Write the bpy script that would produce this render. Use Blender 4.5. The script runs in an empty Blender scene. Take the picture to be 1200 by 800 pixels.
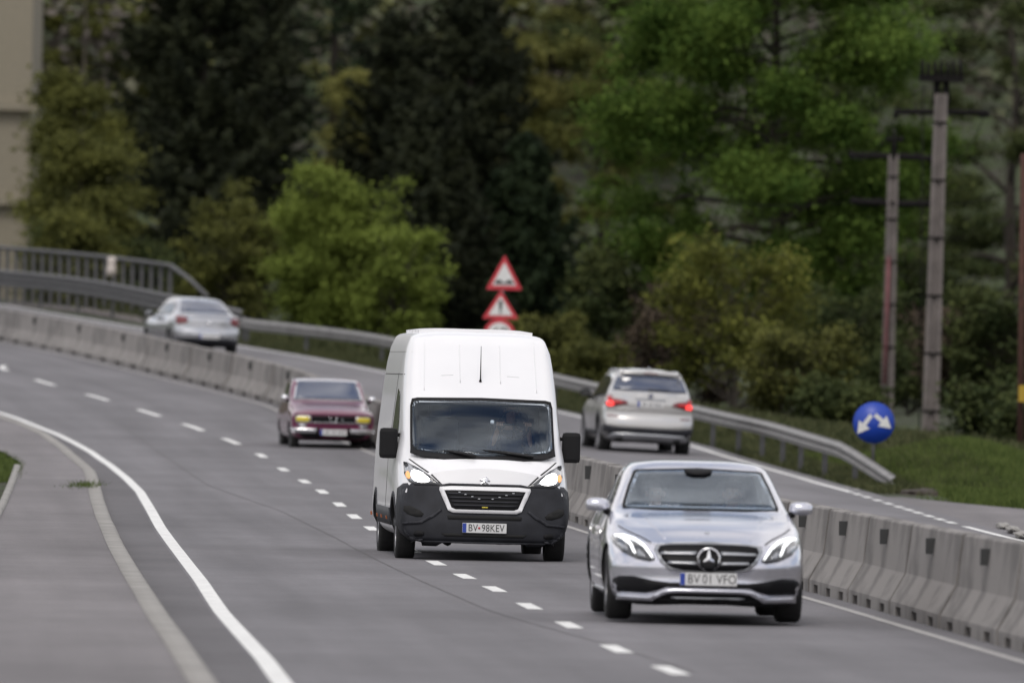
import bpy, bmesh, math, random
import numpy as np
from mathutils import Vector, Matrix
from mathutils.bvhtree import BVHTree
from mathutils.geometry import delaunay_2d_cdt
R = math.radians
scene = bpy.context.scene
C = scene.collection

# ------------------------------------------------------------------ camera
F = 13000.0            # focal length in pixels of a 1200 px wide picture
ROLL = R(1.2)
PITCH = -60.0 / F
cam_d = bpy.data.cameras.new('camera')
cam = bpy.data.objects.new('camera', cam_d); C.objects.link(cam)
scene.camera = cam
cam_d.sensor_width = 36.0; cam_d.lens = F / 1200 * 36.0
cam_d.clip_start = 1.0; cam_d.clip_end = 6000.0
cam_d.dof.use_dof = True; cam_d.dof.focus_distance = 131.5; cam_d.dof.aperture_fstop = 3.1
# looks along +Y, slightly down, rolled a little to the left
cam.matrix_world = (Matrix.Rotation(PITCH, 4, 'X') @ Matrix.Rotation(R(90), 4, 'X') @ Matrix.Rotation(ROLL, 4, 'Z'))

# ------------------------------------------------------------------ light
SUN_EL, SUN_AZ = R(52), R(195)      # azimuth measured clockwise from +Y: behind the camera, a little to its left
world = bpy.data.worlds.new('World'); scene.world = world; world.use_nodes = True
wn, wl = world.node_tree.nodes, world.node_tree.links
bg = wn['Background']; bg.inputs[1].default_value = 0.12
sky = wn.new('ShaderNodeTexSky'); sky.sky_type = 'NISHITA'; sky.sun_disc = False
sky.sun_elevation = SUN_EL; sky.sun_rotation = SUN_AZ
tc = wn.new('ShaderNodeTexCoord'); mp = wn.new('ShaderNodeMapping'); mp.inputs['Scale'].default_value = (1.2, 1.2, 3.0)
nz = wn.new('ShaderNodeTexNoise'); nz.inputs['Scale'].default_value = 2.2; nz.inputs['Detail'].default_value = 7
cr = wn.new('ShaderNodeValToRGB'); cr.color_ramp.elements[0].position = .33; cr.color_ramp.elements[1].position = .50
n2 = wn.new('ShaderNodeTexNoise'); n2.inputs['Scale'].default_value = 5; n2.inputs['Detail'].default_value = 5
c2 = wn.new('ShaderNodeValToRGB'); c2.color_ramp.elements[0].color = (4.2, 4.15, 4.4, 1); c2.color_ramp.elements[1].color = (10.2, 9.9, 9.8, 1)
c2.color_ramp.elements[0].position = .3; c2.color_ramp.elements[1].position = .7
mx = wn.new('ShaderNodeMixRGB')
wl.new(tc.outputs['Generated'], mp.inputs[0]); wl.new(mp.outputs[0], nz.inputs[0]); wl.new(mp.outputs[0], n2.inputs[0])
wl.new(nz.outputs[0], cr.inputs[0]); wl.new(n2.outputs[0], c2.inputs[0])
wl.new(cr.outputs[0], mx.inputs[0]); wl.new(sky.outputs[0], mx.inputs[1]); wl.new(c2.outputs[0], mx.inputs[2]); wl.new(mx.outputs[0], bg.inputs[0])
sun_d = bpy.data.lights.new('sun', 'SUN'); sun_d.energy = 1.1; sun_d.angle = R(22); sun_d.color = (1, .94, .87)
sun = bpy.data.objects.new('sun', sun_d); C.objects.link(sun)
sdir = Vector((math.sin(SUN_AZ) * math.cos(SUN_EL), math.cos(SUN_AZ) * math.cos(SUN_EL), math.sin(SUN_EL)))
sun.rotation_euler = sdir.to_track_quat('Z', 'Y').to_euler()
vs = scene.view_settings
vs.view_transform = 'Standard'; vs.look = 'None'; vs.gamma = 1; vs.exposure = 0.35; vs.use_curve_mapping = False

# ------------------------------------------------------------------ helpers
def at(px, py, Y):
    """point at distance Y that the photograph shows at pixel (px, py) of its 1200 x 800"""
    dx, dy = px - 600, py - 400
    u = math.cos(ROLL) * dx + math.sin(ROLL) * dy; v = -math.sin(ROLL) * dx + math.cos(ROLL) * dy + 60
    return Vector((u * Y / F, Y, -v * Y / F))
def tag(o, label=None, cat=None, group=None, kind=None):
    if label: o['label'] = label
    if cat: o['category'] = cat
    if group: o['group'] = group
    if kind: o['kind'] = kind
    return o
def empty(name, loc, rz=0, rx=0, ry=0):
    o = bpy.data.objects.new(name, None); C.objects.link(o); o.location = loc; o.rotation_mode = 'ZYX' if False else 'XYZ'
    o.rotation_euler = (rx, ry, rz); o.empty_display_size = .2
    return o
def link(name, me, mats=None, parent=None, smooth=False, loc=None):
    o = bpy.data.objects.new(name, me); C.objects.link(o)
    if mats is not None:
        for m in (mats if isinstance(mats, (list, tuple)) else [mats]): me.materials.append(m)
    if parent: o.parent = parent
    if loc: o.location = loc
    if smooth: me.polygons.foreach_set('use_smooth', [True] * len(me.polygons))
    return o
def mesh_np(name, V, Fq, mats=None, parent=None, smooth=False, uv=None):
    me = bpy.data.meshes.new(name)
    V = np.asarray(V, dtype=np.float32); Fq = np.asarray(Fq, dtype=np.int32)
    k = Fq.shape[1]
    me.vertices.add(len(V)); me.vertices.foreach_set('co', V.ravel())
    me.loops.add(Fq.size); me.loops.foreach_set('vertex_index', Fq.ravel())
    me.polygons.add(len(Fq)); me.polygons.foreach_set('loop_start', np.arange(0, Fq.size, k, dtype=np.int32))
    if uv is not None:
        l = me.uv_layers.new(name='UVMap'); l.data.foreach_set('uv', np.asarray(uv, dtype=np.float32)[Fq.ravel()].ravel())
    me.update(calc_edges=True); me.validate()
    return link(name, me, mats, parent, smooth)
def from_bm(name, bm, mats, parent=None, smooth=False, bevel=0):
    if bevel: bmesh.ops.bevel(bm, geom=[e for e in bm.edges], offset=bevel, segments=2, profile=.6, affect='EDGES', clamp_overlap=True)
    me = bpy.data.meshes.new(name); bm.to_mesh(me); bm.free()
    return link(name, me, mats, parent, smooth)
def add_box(bm, c, s, rot=None):
    M = Matrix.Translation(c) @ (rot.to_4x4() if rot else Matrix()) @ Matrix.Diagonal((s[0], s[1], s[2], 1))
    return bmesh.ops.create_cube(bm, size=1, matrix=M)
def box(name, c, s, mat, parent=None, bevel=0, rot=None):
    bm = bmesh.new(); add_box(bm, (0, 0, 0), s, rot); o = from_bm(name, bm, mat, parent, bevel=bevel); o.location = c; return o
def add_tube(bm, pts, rad, n=8, cap=True):
    pts = [Vector(p) for p in pts]
    if not isinstance(rad, (list, tuple)): rad = [rad] * len(pts)
    rings = []
    for i, p in enumerate(pts):
        d = (pts[min(i + 1, len(pts) - 1)] - pts[max(i - 1, 0)]).normalized()
        a = d.orthogonal().normalized() if i == 0 else (a - d * a.dot(d)).normalized()
        b = d.cross(a)
        rings.append([bm.verts.new(p + (a * math.cos(t) + b * math.sin(t)) * rad[i]) for t in [2 * math.pi * k / n for k in range(n)]])
    for r0, r1 in zip(rings, rings[1:]):
        for k in range(n): bm.faces.new((r0[k], r0[(k + 1) % n], r1[(k + 1) % n], r1[k]))
    if cap: bm.faces.new(rings[0][::-1]); bm.faces.new(rings[-1])
def tube(name, pts, rad, mat, parent=None, n=8):
    bm = bmesh.new(); add_tube(bm, pts, rad, n); return from_bm(name, bm, mat, parent, smooth=True)
def lathe(name, prof, mat, parent=None, n=32, axis='X'):
    """prof: (along, radius) revolved round the local X axis"""
    V, Fq = [], []
    for a, r in prof:
        for k in range(n):
            t = 2 * math.pi * k / n; V.append((a, r * math.cos(t), r * math.sin(t)) if axis == 'X' else (r * math.cos(t), r * math.sin(t), a))
    m = len(prof)
    for i in range(m - 1):
        for k in range(n): Fq.append((i * n + k, i * n + (k + 1) % n, (i + 1) * n + (k + 1) % n, (i + 1) * n + k))
    return mesh_np(name, V, Fq, mat, parent, True)

# ------------------------------------------------------------------ materials
def new_mat(name):
    m = bpy.data.materials.new(name); m.use_nodes = True
    return m, m.node_tree.nodes, m.node_tree.links, m.node_tree.nodes['Principled BSDF']
def mat(name, col, rough=.6, metal=0, coat=0, noise=0, nscale=8, emit=None, estr=0, bump=0, spec=None):
    m, n, l, b = new_mat(name)
    b.inputs['Base Color'].default_value = (*col, 1); b.inputs['Roughness'].default_value = rough
    b.inputs['Metallic'].default_value = metal; b.inputs['Coat Weight'].default_value = coat; b.inputs['Coat Roughness'].default_value = .04
    if spec is not None: b.inputs['Specular IOR Level'].default_value = spec
    if emit: b.inputs['Emission Color'].default_value = (*emit, 1); b.inputs['Emission Strength'].default_value = estr
    if noise or bump:
        t = n.new('ShaderNodeTexCoord'); z = n.new('ShaderNodeTexNoise'); z.inputs['Scale'].default_value = nscale; z.inputs['Detail'].default_value = 6
        l.new(t.outputs['Object'], z.inputs[0])
        if noise:
            r = n.new('ShaderNodeValToRGB'); r.color_ramp.elements[0].position = .3; r.color_ramp.elements[1].position = .7
            r.color_ramp.elements[0].color = (*[c * (1 - noise) for c in col], 1); r.color_ramp.elements[1].color = (*[min(1, c * (1 + noise)) for c in col], 1)
            l.new(z.outputs[0], r.inputs[0]); l.new(r.outputs[0], b.inputs['Base Color'])
        if bump:
            u = n.new('ShaderNodeBump'); u.inputs['Strength'].default_value = bump; u.inputs['Distance'].default_value = .02
            l.new(z.outputs[0], u.inputs['Height']); l.new(u.outputs[0], b.inputs['Normal'])
    return m
def glass_mat():
    m = bpy.data.materials.new('clear_windscreen'); m.use_nodes = True; n, l = m.node_tree.nodes, m.node_tree.links; n.remove(n['Principled BSDF'])
    tr = n.new('ShaderNodeBsdfTransparent'); tr.inputs[0].default_value = (.90, .94, .97, 1); g = n.new('ShaderNodeBsdfGlossy'); g.inputs['Roughness'].default_value = .03; g.inputs[0].default_value = (.85, .92, 1, 1)
    lw = n.new('ShaderNodeLayerWeight'); f = n.new('ShaderNodeMath'); f.operation = 'POWER'; f.inputs[1].default_value = 4; l.new(lw.outputs['Facing'], f.inputs[0]); ad = n.new('ShaderNodeMath'); ad.operation = 'MULTIPLY_ADD'; ad.inputs[1].default_value = 1.15; ad.inputs[2].default_value = .035
    mx = n.new('ShaderNodeMixShader'); l.new(f.outputs[0], ad.inputs[0]); l.new(ad.outputs[0], mx.inputs[0]); l.new(tr.outputs[0], mx.inputs[1]); l.new(g.outputs[0], mx.inputs[2]); l.new(mx.outputs[0], n['Material Output'].inputs[0])
    return m
def leaf_mat(name, dark, light, scale=1.2, trans=.25):
    m, n, l, b = new_mat(name)
    g = n.new('ShaderNodeNewGeometry'); t = n.new('ShaderNodeTexCoord'); z = n.new('ShaderNodeTexNoise')
    z.inputs['Scale'].default_value = scale; z.inputs['Detail'].default_value = 3
    l.new(t.outputs['Object'], z.inputs[0])
    a = n.new('ShaderNodeMath'); a.operation = 'MULTIPLY_ADD'; a.inputs[1].default_value = .45; l.new(g.outputs['Random Per Island'], a.inputs[0])
    s = n.new('ShaderNodeMath'); s.operation = 'MULTIPLY_ADD'; s.inputs[1].default_value = 1.6; s.inputs[2].default_value = -.55
    l.new(z.outputs[0], s.inputs[0]); l.new(s.outputs[0], a.inputs[2])
    r = n.new('ShaderNodeValToRGB'); r.color_ramp.elements[0].color = (*dark, 1); r.color_ramp.elements[1].color = (*light, 1)
    r.color_ramp.elements[0].position = .15; r.color_ramp.elements[1].position = .85
    l.new(a.outputs[0], r.inputs[0]); l.new(r.outputs[0], b.inputs['Base Color']); b.inputs['Roughness'].default_value = .8
    b.inputs['Specular IOR Level'].default_value = .06
    tr = n.new('ShaderNodeBsdfTranslucent'); l.new(r.outputs[0], tr.inputs[0]); mxs = n.new('ShaderNodeMixShader'); mxs.inputs[0].default_value = trans
    l.new(b.outputs[0], mxs.inputs[1]); l.new(tr.outputs[0], mxs.inputs[2]); l.new(mxs.outputs[0], n['Material Output'].inputs[0])
    return m
def asphalt(name, base, warm=0.0, streak=.25):
    """UV: u metres across, v metres along"""
    m, n, l, b = new_mat(name)
    t = n.new('ShaderNodeTexCoord'); ob = t.outputs['Object']; uv = t.outputs['UV']
    def noise(src, sc, det, sx=1, sy=1):
        mpp = n.new('ShaderNodeMapping'); mpp.inputs['Scale'].default_value = (sx, sy, 1); z = n.new('ShaderNodeTexNoise')
        z.inputs['Scale'].default_value = sc; z.inputs['Detail'].default_value = det; l.new(src, mpp.inputs[0]); l.new(mpp.outputs[0], z.inputs[0]); return z.outputs[0]
    def mul(col, fac, lo, hi, p0=.3, p1=.7):
        r = n.new('ShaderNodeMapRange'); r.inputs[1].default_value = p0; r.inputs[2].default_value = p1; r.inputs[3].default_value = lo; r.inputs[4].default_value = hi
        l.new(fac, r.inputs[0]); x = n.new('ShaderNodeVectorMath'); x.operation = 'SCALE'; l.new(col, x.inputs[0]); l.new(r.outputs[0], x.inputs[3]); return x.outputs[0]
    rgb = n.new('ShaderNodeRGB'); rgb.outputs[0].default_value = (base * (1 + warm), base * .965, base * (1.025 - warm), 1)
    c = mul(rgb.outputs[0], noise(uv, 1, 3, 1.3, .035), 1 - streak, 1 + streak * .7)
    c = mul(c, noise(ob, .35, 5, 1, .4), .87, 1.12)
    c = mul(c, noise(ob, 3.0, 4, 1, .5), .94, 1.06)
    c = mul(c, noise(ob, 45, 2), .8, 1.2)
    c = mul(c, noise(uv, 1, 2, .12, .35), .93, 1.05)
    l.new(c, b.inputs['Base Color']); b.inputs['Roughness'].default_value = .82; b.inputs['Specular IOR Level'].default_value = .35
    u = n.new('ShaderNodeBump'); u.inputs['Strength'].default_value = .5; u.inputs['Distance'].default_value = .01
    l.new(noise(ob, 60, 2), u.inputs['Height']); l.new(u.outputs[0], b.inputs['Normal'])
    return m
def concrete(name, col):
    m, n, l, b = new_mat(name)
    t = n.new('ShaderNodeTexCoord')
    mpp = n.new('ShaderNodeMapping'); mpp.inputs['Scale'].default_value = (3.0, .75, .7)
    z = n.new('ShaderNodeTexNoise'); z.inputs['Scale'].default_value = 1.6; z.inputs['Detail'].default_value = 7; l.new(t.outputs['Object'], mpp.inputs[0]); l.new(mpp.outputs[0], z.inputs[0])
    r = n.new('ShaderNodeValToRGB'); r.color_ramp.elements[0].position = .40; r.color_ramp.elements[1].position = .56
    r.color_ramp.elements[0].color = (*[c * .6 for c in col], 1); r.color_ramp.elements[1].color = (*col, 1)
    z2 = n.new('ShaderNodeTexNoise'); z2.inputs['Scale'].default_value = 30; z2.inputs['Detail'].default_value = 4; l.new(t.outputs['Object'], z2.inputs[0])
    mxx = n.new('ShaderNodeMixRGB'); mxx.blend_type = 'MULTIPLY'; mxx.inputs[0].default_value = .5
    r2 = n.new('ShaderNodeValToRGB'); r2.color_ramp.elements[0].color = (.6, .6, .6, 1); l.new(z2.outputs[0], r2.inputs[0])
    oi = n.new('ShaderNodeObjectInfo'); mr_ = n.new('ShaderNodeMapRange'); mr_.inputs[3].default_value = .86; mr_.inputs[4].default_value = 1.06; l.new(oi.outputs['Random'], mr_.inputs[0])
    sv_ = n.new('ShaderNodeVectorMath'); sv_.operation = 'SCALE'; l.new(mxx.outputs[0], sv_.inputs[0]); l.new(mr_.outputs[0], sv_.inputs[3])
    l.new(z.outputs[0], r.inputs[0]); l.new(r.outputs[0], mxx.inputs[1]); l.new(r2.outputs[0], mxx.inputs[2]); l.new(sv_.outputs[0], b.inputs['Base Color'])
    b.inputs['Roughness'].default_value = .9
    u = n.new('ShaderNodeBump'); u.inputs['Strength'].default_value = .3; u.inputs['Distance'].default_value = .01; l.new(z2.outputs[0], u.inputs['Height']); l.new(u.outputs[0], b.inputs['Normal'])
    return m
M = {}
M['road'] = asphalt('asphalt_worn', .140, .0, .19)
M['shoulder'] = asphalt('asphalt_old_shoulder', .105, .01, .1)
M['farroad'] = asphalt('asphalt_far', .145, .0, .14)
M['walk'] = asphalt('asphalt_walk', .15, .035, .16)
M['line'] = mat('road_paint', (.66, .66, .645), .7, noise=.17, nscale=7)
M['oldline'] = mat('road_paint_worn', (.34, .33, .32), .8, noise=.3, nscale=12)
M['crack'] = mat('tar_seam', (.085, .08, .08), .8)
M['kerb'] = mat('kerb_concrete', (.25, .24, .225), .9, noise=.16, nscale=1.3)
M['barrier'] = concrete('barrier_concrete', (.25, .234, .222))
M['ledge'] = concrete('ledge_concrete', (.16, .14, .13))
M['steel'] = mat('galvanised_steel', (.24, .235, .23), .6, .4, noise=.2, nscale=3)
M['steel_dark'] = mat('galvanised_steel_dull', (.09, .09, .092), .6, .4, noise=.2, nscale=4)
M['black'] = mat('black_plastic', (.010, .010, .011), .65, spec=.2)
M['grille_black'] = mat('grille_black', (.004, .004, .005), .5, spec=.15)
M['reflector'] = mat('reflector_grey', (.035, .036, .036), .5)
M['blackg'] = mat('black_gloss', (.006, .006, .007), .15, coat=.6)
M['tyre'] = mat('tyre_rubber', (.016, .016, .016), .85, noise=.2, nscale=20)
M['dirtyblack'] = mat('bumper_plastic', (.022, .023, .028), .6, spec=.3, noise=.3, nscale=5)
M['under'] = mat('underbody', (.01, .01, .01), .9)
M['glass'] = mat('dark_glass', (.025, .040, .085), .03, coat=1, spec=.8)
M['glass_side'] = mat('side_glass', (.012, .012, .012), .04, coat=.5)
M['clear'] = glass_mat()
M['cabin'] = mat('cabin_trim', (.05, .05, .055), .8)
M['seat_cloth'] = mat('seat_cloth', (.08, .08, .085), .9)
M['skin'] = mat('skin', (.46, .27, .19), .6)
M['hair'] = mat('hair', (.035, .022, .015), .7)
M['shirt_light'] = mat('shirt_light', (.34, .36, .42), .9)
M['shirt_dark'] = mat('shirt_dark', (.05, .06, .10), .9)
M['trousers'] = mat('trousers', (.03, .035, .05), .9)
M['chrome'] = mat('chrome', (.75, .75, .77), .12, 1)
M['satin'] = mat('satin_silver', (.42, .43, .45), .3, .8)
M['rim'] = mat('alloy_rim', (.35, .35, .37), .35, .8)
M['steelrim'] = mat('steel_rim', (.06, .06, .065), .5, .3)
M['white_paint'] = mat('white_van_paint', (.74, .74, .755), .35, coat=.5, noise=.02, nscale=2)
M['silver_paint'] = mat('silver_paint', (.57, .575, .635), .24, .75, coat=.9)
M['silver2'] = mat('silver_warm_paint', (.50, .492, .485), .28, .65, coat=.8)
M['silver3'] = mat('silver_grey_paint', (.46, .468, .495), .26, .7, coat=.8)
M['maroon'] = mat('maroon_paint', (.12, .012, .05), .30, .1, coat=.9)
M['lamp_on'] = mat('lamp_on', (1, 1, 1), .3, emit=(1, .98, .95), estr=7)
M['drl'] = mat('drl', (1, 1, 1), .3, emit=(.95, .98, 1), estr=1.1)
M['marker'] = mat('side_marker_amber', (.35, .10, .03), .4)
M['amber'] = mat('amber', (.8, .3, .08), .3, emit=(1, .5, .2), estr=.45)
M['lens'] = mat('lamp_lens', (.30, .31, .33), .15, .6, coat=1)
M['lens_dark'] = mat('lamp_housing', (.05, .052, .056), .2, .3, coat=1)
M['yellow'] = mat('yellow_lens', (.62, .50, .03), .2, coat=1)
M['red_lens'] = mat('red_lens', (.14, .008, .014), .2, coat=1)
M['red_lit'] = mat('red_lit', (.35, .012, .015), .3, emit=(1, .03, .03), estr=.12)
M['red_glow'] = mat('red_brake', (.9, .05, .05), .3, emit=(1, .06, .05), estr=1.0)
M['plate'] = mat('plate_white', (.62, .62, .62), .45)
M['plate_blue'] = mat('plate_blue', (.02, .05, .30), .5)
M['plate_text'] = mat('plate_text', (.02, .02, .02), .5)
M['sign_blue'] = mat('sign_blue', (.012, .05, .36), .4)
M['sign_white'] = mat('sign_white', (.62, .62, .61), .5, noise=.05)
M['sign_red'] = mat('sign_red', (.46, .03, .045), .5)
M['sign_black'] = mat('sign_black', (.02, .02, .02), .5)
M['pole'] = mat('utility_concrete', (.135, .118, .112), .9, noise=.25, nscale=2.5)
M['pole_red'] = mat('red_streak', (.15, .055, .06), .9, noise=.3, nscale=3)
M['iron'] = mat('dark_iron', (.012, .011, .011), .9, spec=.1)
M['rustpole'] = mat('rusty_pole', (.06, .025, .018), .9, noise=.3)
M['bark'] = mat('bark', (.035, .028, .022), .95, noise=.35, nscale=6, bump=.5)
M['bark_light'] = mat('bark_light', (.10, .085, .07), .95, noise=.35, nscale=6)
M['soil'] = mat('soil_mound', (.04, .03, .022), 1, noise=.5, nscale=9, bump=.5)
M['cream'] = mat('cream_render', (.23, .205, .155), .9, noise=.1)
M['win'] = mat('window_dark', (.06, .06, .07), .2)
M['pinkroof'] = mat('faded_roof', (.16, .10, .11), .9, noise=.2)
M['palewall'] = mat('pale_wall', (.30, .29, .28), .9, noise=.15)
M['plastic_white'] = mat('white_plastic', (.50, .45, .41), .7)

# ------------------------------------------------------------------ the lie of the land
GT = [(20, -2.3), (60, -2.6), (84, -2.86), (103, -3.03), (133, -3.2), (170, -3.26), (205, -3.25), (230, -3.06), (260, -2.62), (290, -2.15), (317, -1.75), (345, -1.35), (400, -.6), (470, .2)]
_Y = np.arange(20, 470, 1.); _z = np.interp(_Y, [a for a, b in GT], [b for a, b in GT])
_k = np.exp(-np.linspace(-2, 2, 25) ** 2); _k /= _k.sum()
_zs = np.convolve(np.pad(_z, 12, mode='reflect', reflect_type='odd'), _k, 'valid')
def G(Y): return np.interp(Y, _Y, _zs)
def curve(pts, w=13):
    pts = sorted(pts); a = np.array(pts); x = np.interp(_Y, a[:, 0], a[:, 1])
    lo = _Y < a[0, 0]; x[lo] = a[0, 1] + (_Y[lo] - a[0, 0]) * (a[1, 1] - a[0, 1]) / (a[1, 0] - a[0, 0])
    k = np.exp(-np.linspace(-2, 2, w) ** 2); k /= k.sum(); h = w // 2
    xs = np.convolve(np.pad(x, h, mode='reflect', reflect_type='odd'), k, 'valid')
    return lambda Y: np.interp(Y, _Y, xs)
barX = curve([(92, 4.36), (99.7, 4.05), (108, 3.68), (117.3, 3.17), (135, 2.2), (152.7, 1.09), (180, -.35), (205, -1.8), (230, -3.55), (252.7, -5.28), (267, -7.16), (276, -8.45), (284.5, -9.6), (293.4, -10.85), (302, -12.1), (316, -14.4), (345, -19.6), (375, -25.8), (400, -31.5), (470, -50)], 17)
edgeL = curve([(78, -1.564), (85.1, -1.847), (92.8, -2.197), (102.1, -2.619), (116.1, -3.207), (131.2, -3.883), (146.1, -4.578), (159.1, -5.139), (172.8, -5.745), (184.4, -6.364), (197.6, -7.129), (208.8, -7.859), (217.3, -8.55), (224.7, -9.191), (231.8, -9.946), (237, -10.537), (241.1, -11.09), (260, -14.1), (290, -18.6), (345, -28), (400, -40), (470, -58)], 7)
kerbX = curve([(78.3, -2.124), (85.8, -2.457), (93.8, -2.836), (103.2, -3.262), (113.4, -3.742), (126.8, -4.361), (140.2, -4.962), (145.4, -5.206), (158.4, -5.773), (172.8, -6.37), (183.8, -6.853), (195.2, -7.522), (206.9, -8.23), (219.1, -9.128), (228, -9.959), (234.7, -10.795), (260, -14.8), (290, -19.2), (345, -28.7), (400, -40.7), (470, -58.8)], 7)
farL = curve([(60, 9.9), (155.2, 7.22), (167, 6.8), (196.5, 5.95), (207.8, 5.45), (222.7, 4.5), (232.4, 3.9), (253, 1.67), (257, 1.109), (285.2, -3.34), (295, -5.32), (304, -7.4), (320, -10.6), (345, -15.9), (400, -27.5), (470, -46)], 9)
def ramp(Y): return np.interp(Y, [0, 250, 270, 295, 345, 420], [0, 0, .07, .27, .6, 1.0])
def Gf(X, Y): return G(Y) + ramp(Y) - .035 * (X - barX(Y) - 2.5)
def sst(a, b, x): t = np.clip((x - a) / (b - a), 0, 1); return t * t * (3 - 2 * t)
def T(X, Y):
    X = np.asarray(X, float); Y = np.asarray(Y, float)
    g = G(Y); b = barX(Y); k = kerbX(Y); f = farL(Y) + .45
    zf = Gf(X, Y)
    z = np.where(X < b + .3, g - .04, zf - .04)
    d = k - X
    z = np.where(d > .6, g + .07 + .02 * np.clip(d - 2.3, 0, 60) + .12 * sst(2.3, 6, d), z)
    d2 = X - f
    ze = Gf(f, Y) - .03
    low = np.interp(Y, [0, 200, 300, 400, 440], [-3.3, -3.45, -3.3, -2.6, -1.5]) + .12 * np.sin(X * .7 + Y * .09)
    mound = .60 * np.exp(-((X - 8.7) / 1.35) ** 2 - ((Y - 213) / 11.) ** 2)
    zr = ze + (low - ze) * sst(1.4, 5.5, d2) + mound + .03 * np.sin(3 * X + .8 * Y) * sst(.2, 1.5, d2)
    z = np.where(d2 > 0, zr, z)
    wd = np.interp(Y, [120, 150, 165, 178, 187, 192], [60, 60, 9, 3.2, 1.0, .35])
    zs_ = Gf(farL(Y) + .4, Y) - .012 * np.clip(X - farL(Y) - .4, 0, 60)
    ins = (Y > 60) & (Y < 193) & (d2 > -.1) & (d2 < wd + .35)
    z = np.where(ins, np.minimum(z, zs_ - .06), z)
    hill = np.where(Y > 430, .15 * (Y - 430), 0) + np.where(Y > 900, -.145 * (Y - 900), 0)
    w = sst(425, 470, Y)
    return z * (1 - w) + w * (-1.2 + hill + 2.2 * np.sin(X * .05 + 1) * sst(470, 600, Y))

ys = np.concatenate([np.arange(20, 440, 2.0), np.arange(440, 700, 12.), np.geomspace(700, 4500, 18)])
us = np.concatenate([-np.geomspace(1500, 16, 22), np.arange(-15, 16.01, .5), np.geomspace(16.5, 1500, 22)])
YY, UU = np.meshgrid(ys, us, indexing='ij')
base = np.interp(YY, [0, 440, 700], [0, 0, 1]); bx = barX(np.clip(YY, 20, 469)) * (1 - base)
XX = UU + bx
ZZ = T(XX, np.clip(YY, 20, 4500)) if False else T(XX, YY)
nY, nU = YY.shape
idx = np.arange(nY * nU).reshape(nY, nU)
quads = np.stack([idx[:-1, :-1], idx[:-1, 1:], idx[1:, 1:], idx[1:, :-1]], -1).reshape(-1, 4)
def ground_mat():
    m, n, l, b = new_mat('ground_grass_soil')
    t = n.new('ShaderNodeTexCoord')
    def nn(sc, d=5):
        z = n.new('ShaderNodeTexNoise'); z.inputs['Scale'].default_value = sc; z.inputs['Detail'].default_value = d; l.new(t.outputs['Object'], z.inputs[0]); return z.outputs[0]
    r = n.new('ShaderNodeValToRGB'); e = r.color_ramp.elements
    e[0].position = .32; e[0].color = (.045, .036, .028, 1); e[1].position = .68; e[1].color = (.055, .085, .022, 1)
    q = e.new(.5); q.color = (.045, .058, .022, 1)
    l.new(nn(.8), r.inputs[0])
    mxx = n.new('ShaderNodeMixRGB'); mxx.blend_type = 'MULTIPLY'; mxx.inputs[0].default_value = .8
    r2 = n.new('ShaderNodeValToRGB'); r2.color_ramp.elements[0].position = .3; r2.color_ramp.elements[0].color = (.45, .45, .45, 1); r2.color_ramp.elements[1].position = .75
    l.new(nn(12), r2.inputs[0]); l.new(r.outputs[0], mxx.inputs[1]); l.new(r2.outputs[0], mxx.inputs[2]); l.new(mxx.outputs[0], b.inputs['Base Color'])
    b.inputs['Roughness'].default_value = 1
    u = n.new('ShaderNodeBump'); u.inputs['Distance'].default_value = .08; l.new(nn(14), u.inputs['Height']); l.new(u.outputs[0], b.inputs['Normal'])
    return m
M['ground'] = ground_mat()
tag(mesh_np('ground', np.stack([XX, YY, ZZ], -1).reshape(-1, 3), quads, M['ground'], smooth=True), kind='structure')

def strip(name, Y0, Y1, xa, xb, zf, dz, m, n=6, step=1.0, kind='structure', thick=0):
    Y = np.arange(Y0, Y1 + step * .5, step) if step else np.array([Y0, Y1])
    V, U = [], []
    for y in Y:
        a, b = xa(y), xb(y)
        for i in range(n + 1):
            x = a + (b - a) * i / n
            V.append((x, y, float(zf(x, y)) + dz)); U.append((x - barX(y), y))
    Fq = [(r * (n + 1) + i, r * (n + 1) + i + 1, (r + 1) * (n + 1) + i + 1, (r + 1) * (n + 1) + i) for r in range(len(Y) - 1) for i in range(n)]
    o = mesh_np(name, V, Fq, m, None, True, uv=U)
    if kind: tag(o, kind=kind)
    return o
gz = lambda x, y: G(y)
strip('road', 22, 465, lambda y: edgeL(y) - .1, lambda y: barX(y) + .62, gz, 0, M['road'], 10)
strip('road_shoulder', 22, 465, lambda y: kerbX(y) - .02, lambda y: edgeL(y) - .1, gz, 0, M['shoulder'], 3)
fz = lambda x, y: float(Gf(x, y))
strip('road', 22, 465, lambda y: barX(y) + .0 + .63, lambda y: farL(y) + .42, fz, 0, M['farroad'], 10)
wkX = curve([(60, -3.7), (88, -4.4), (133, -6.2), (155, -7.0), (172, -7.65), (190, -8.35), (203, -9.3), (212, -11), (225, -13.8), (260, -18), (345, -33), (400, -45), (470, -63)], 9)
strip('pavement', 22, 465, lambda y: wkX(y), lambda y: kerbX(y) - .2, gz, .125, M['walk'], 8)
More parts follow.
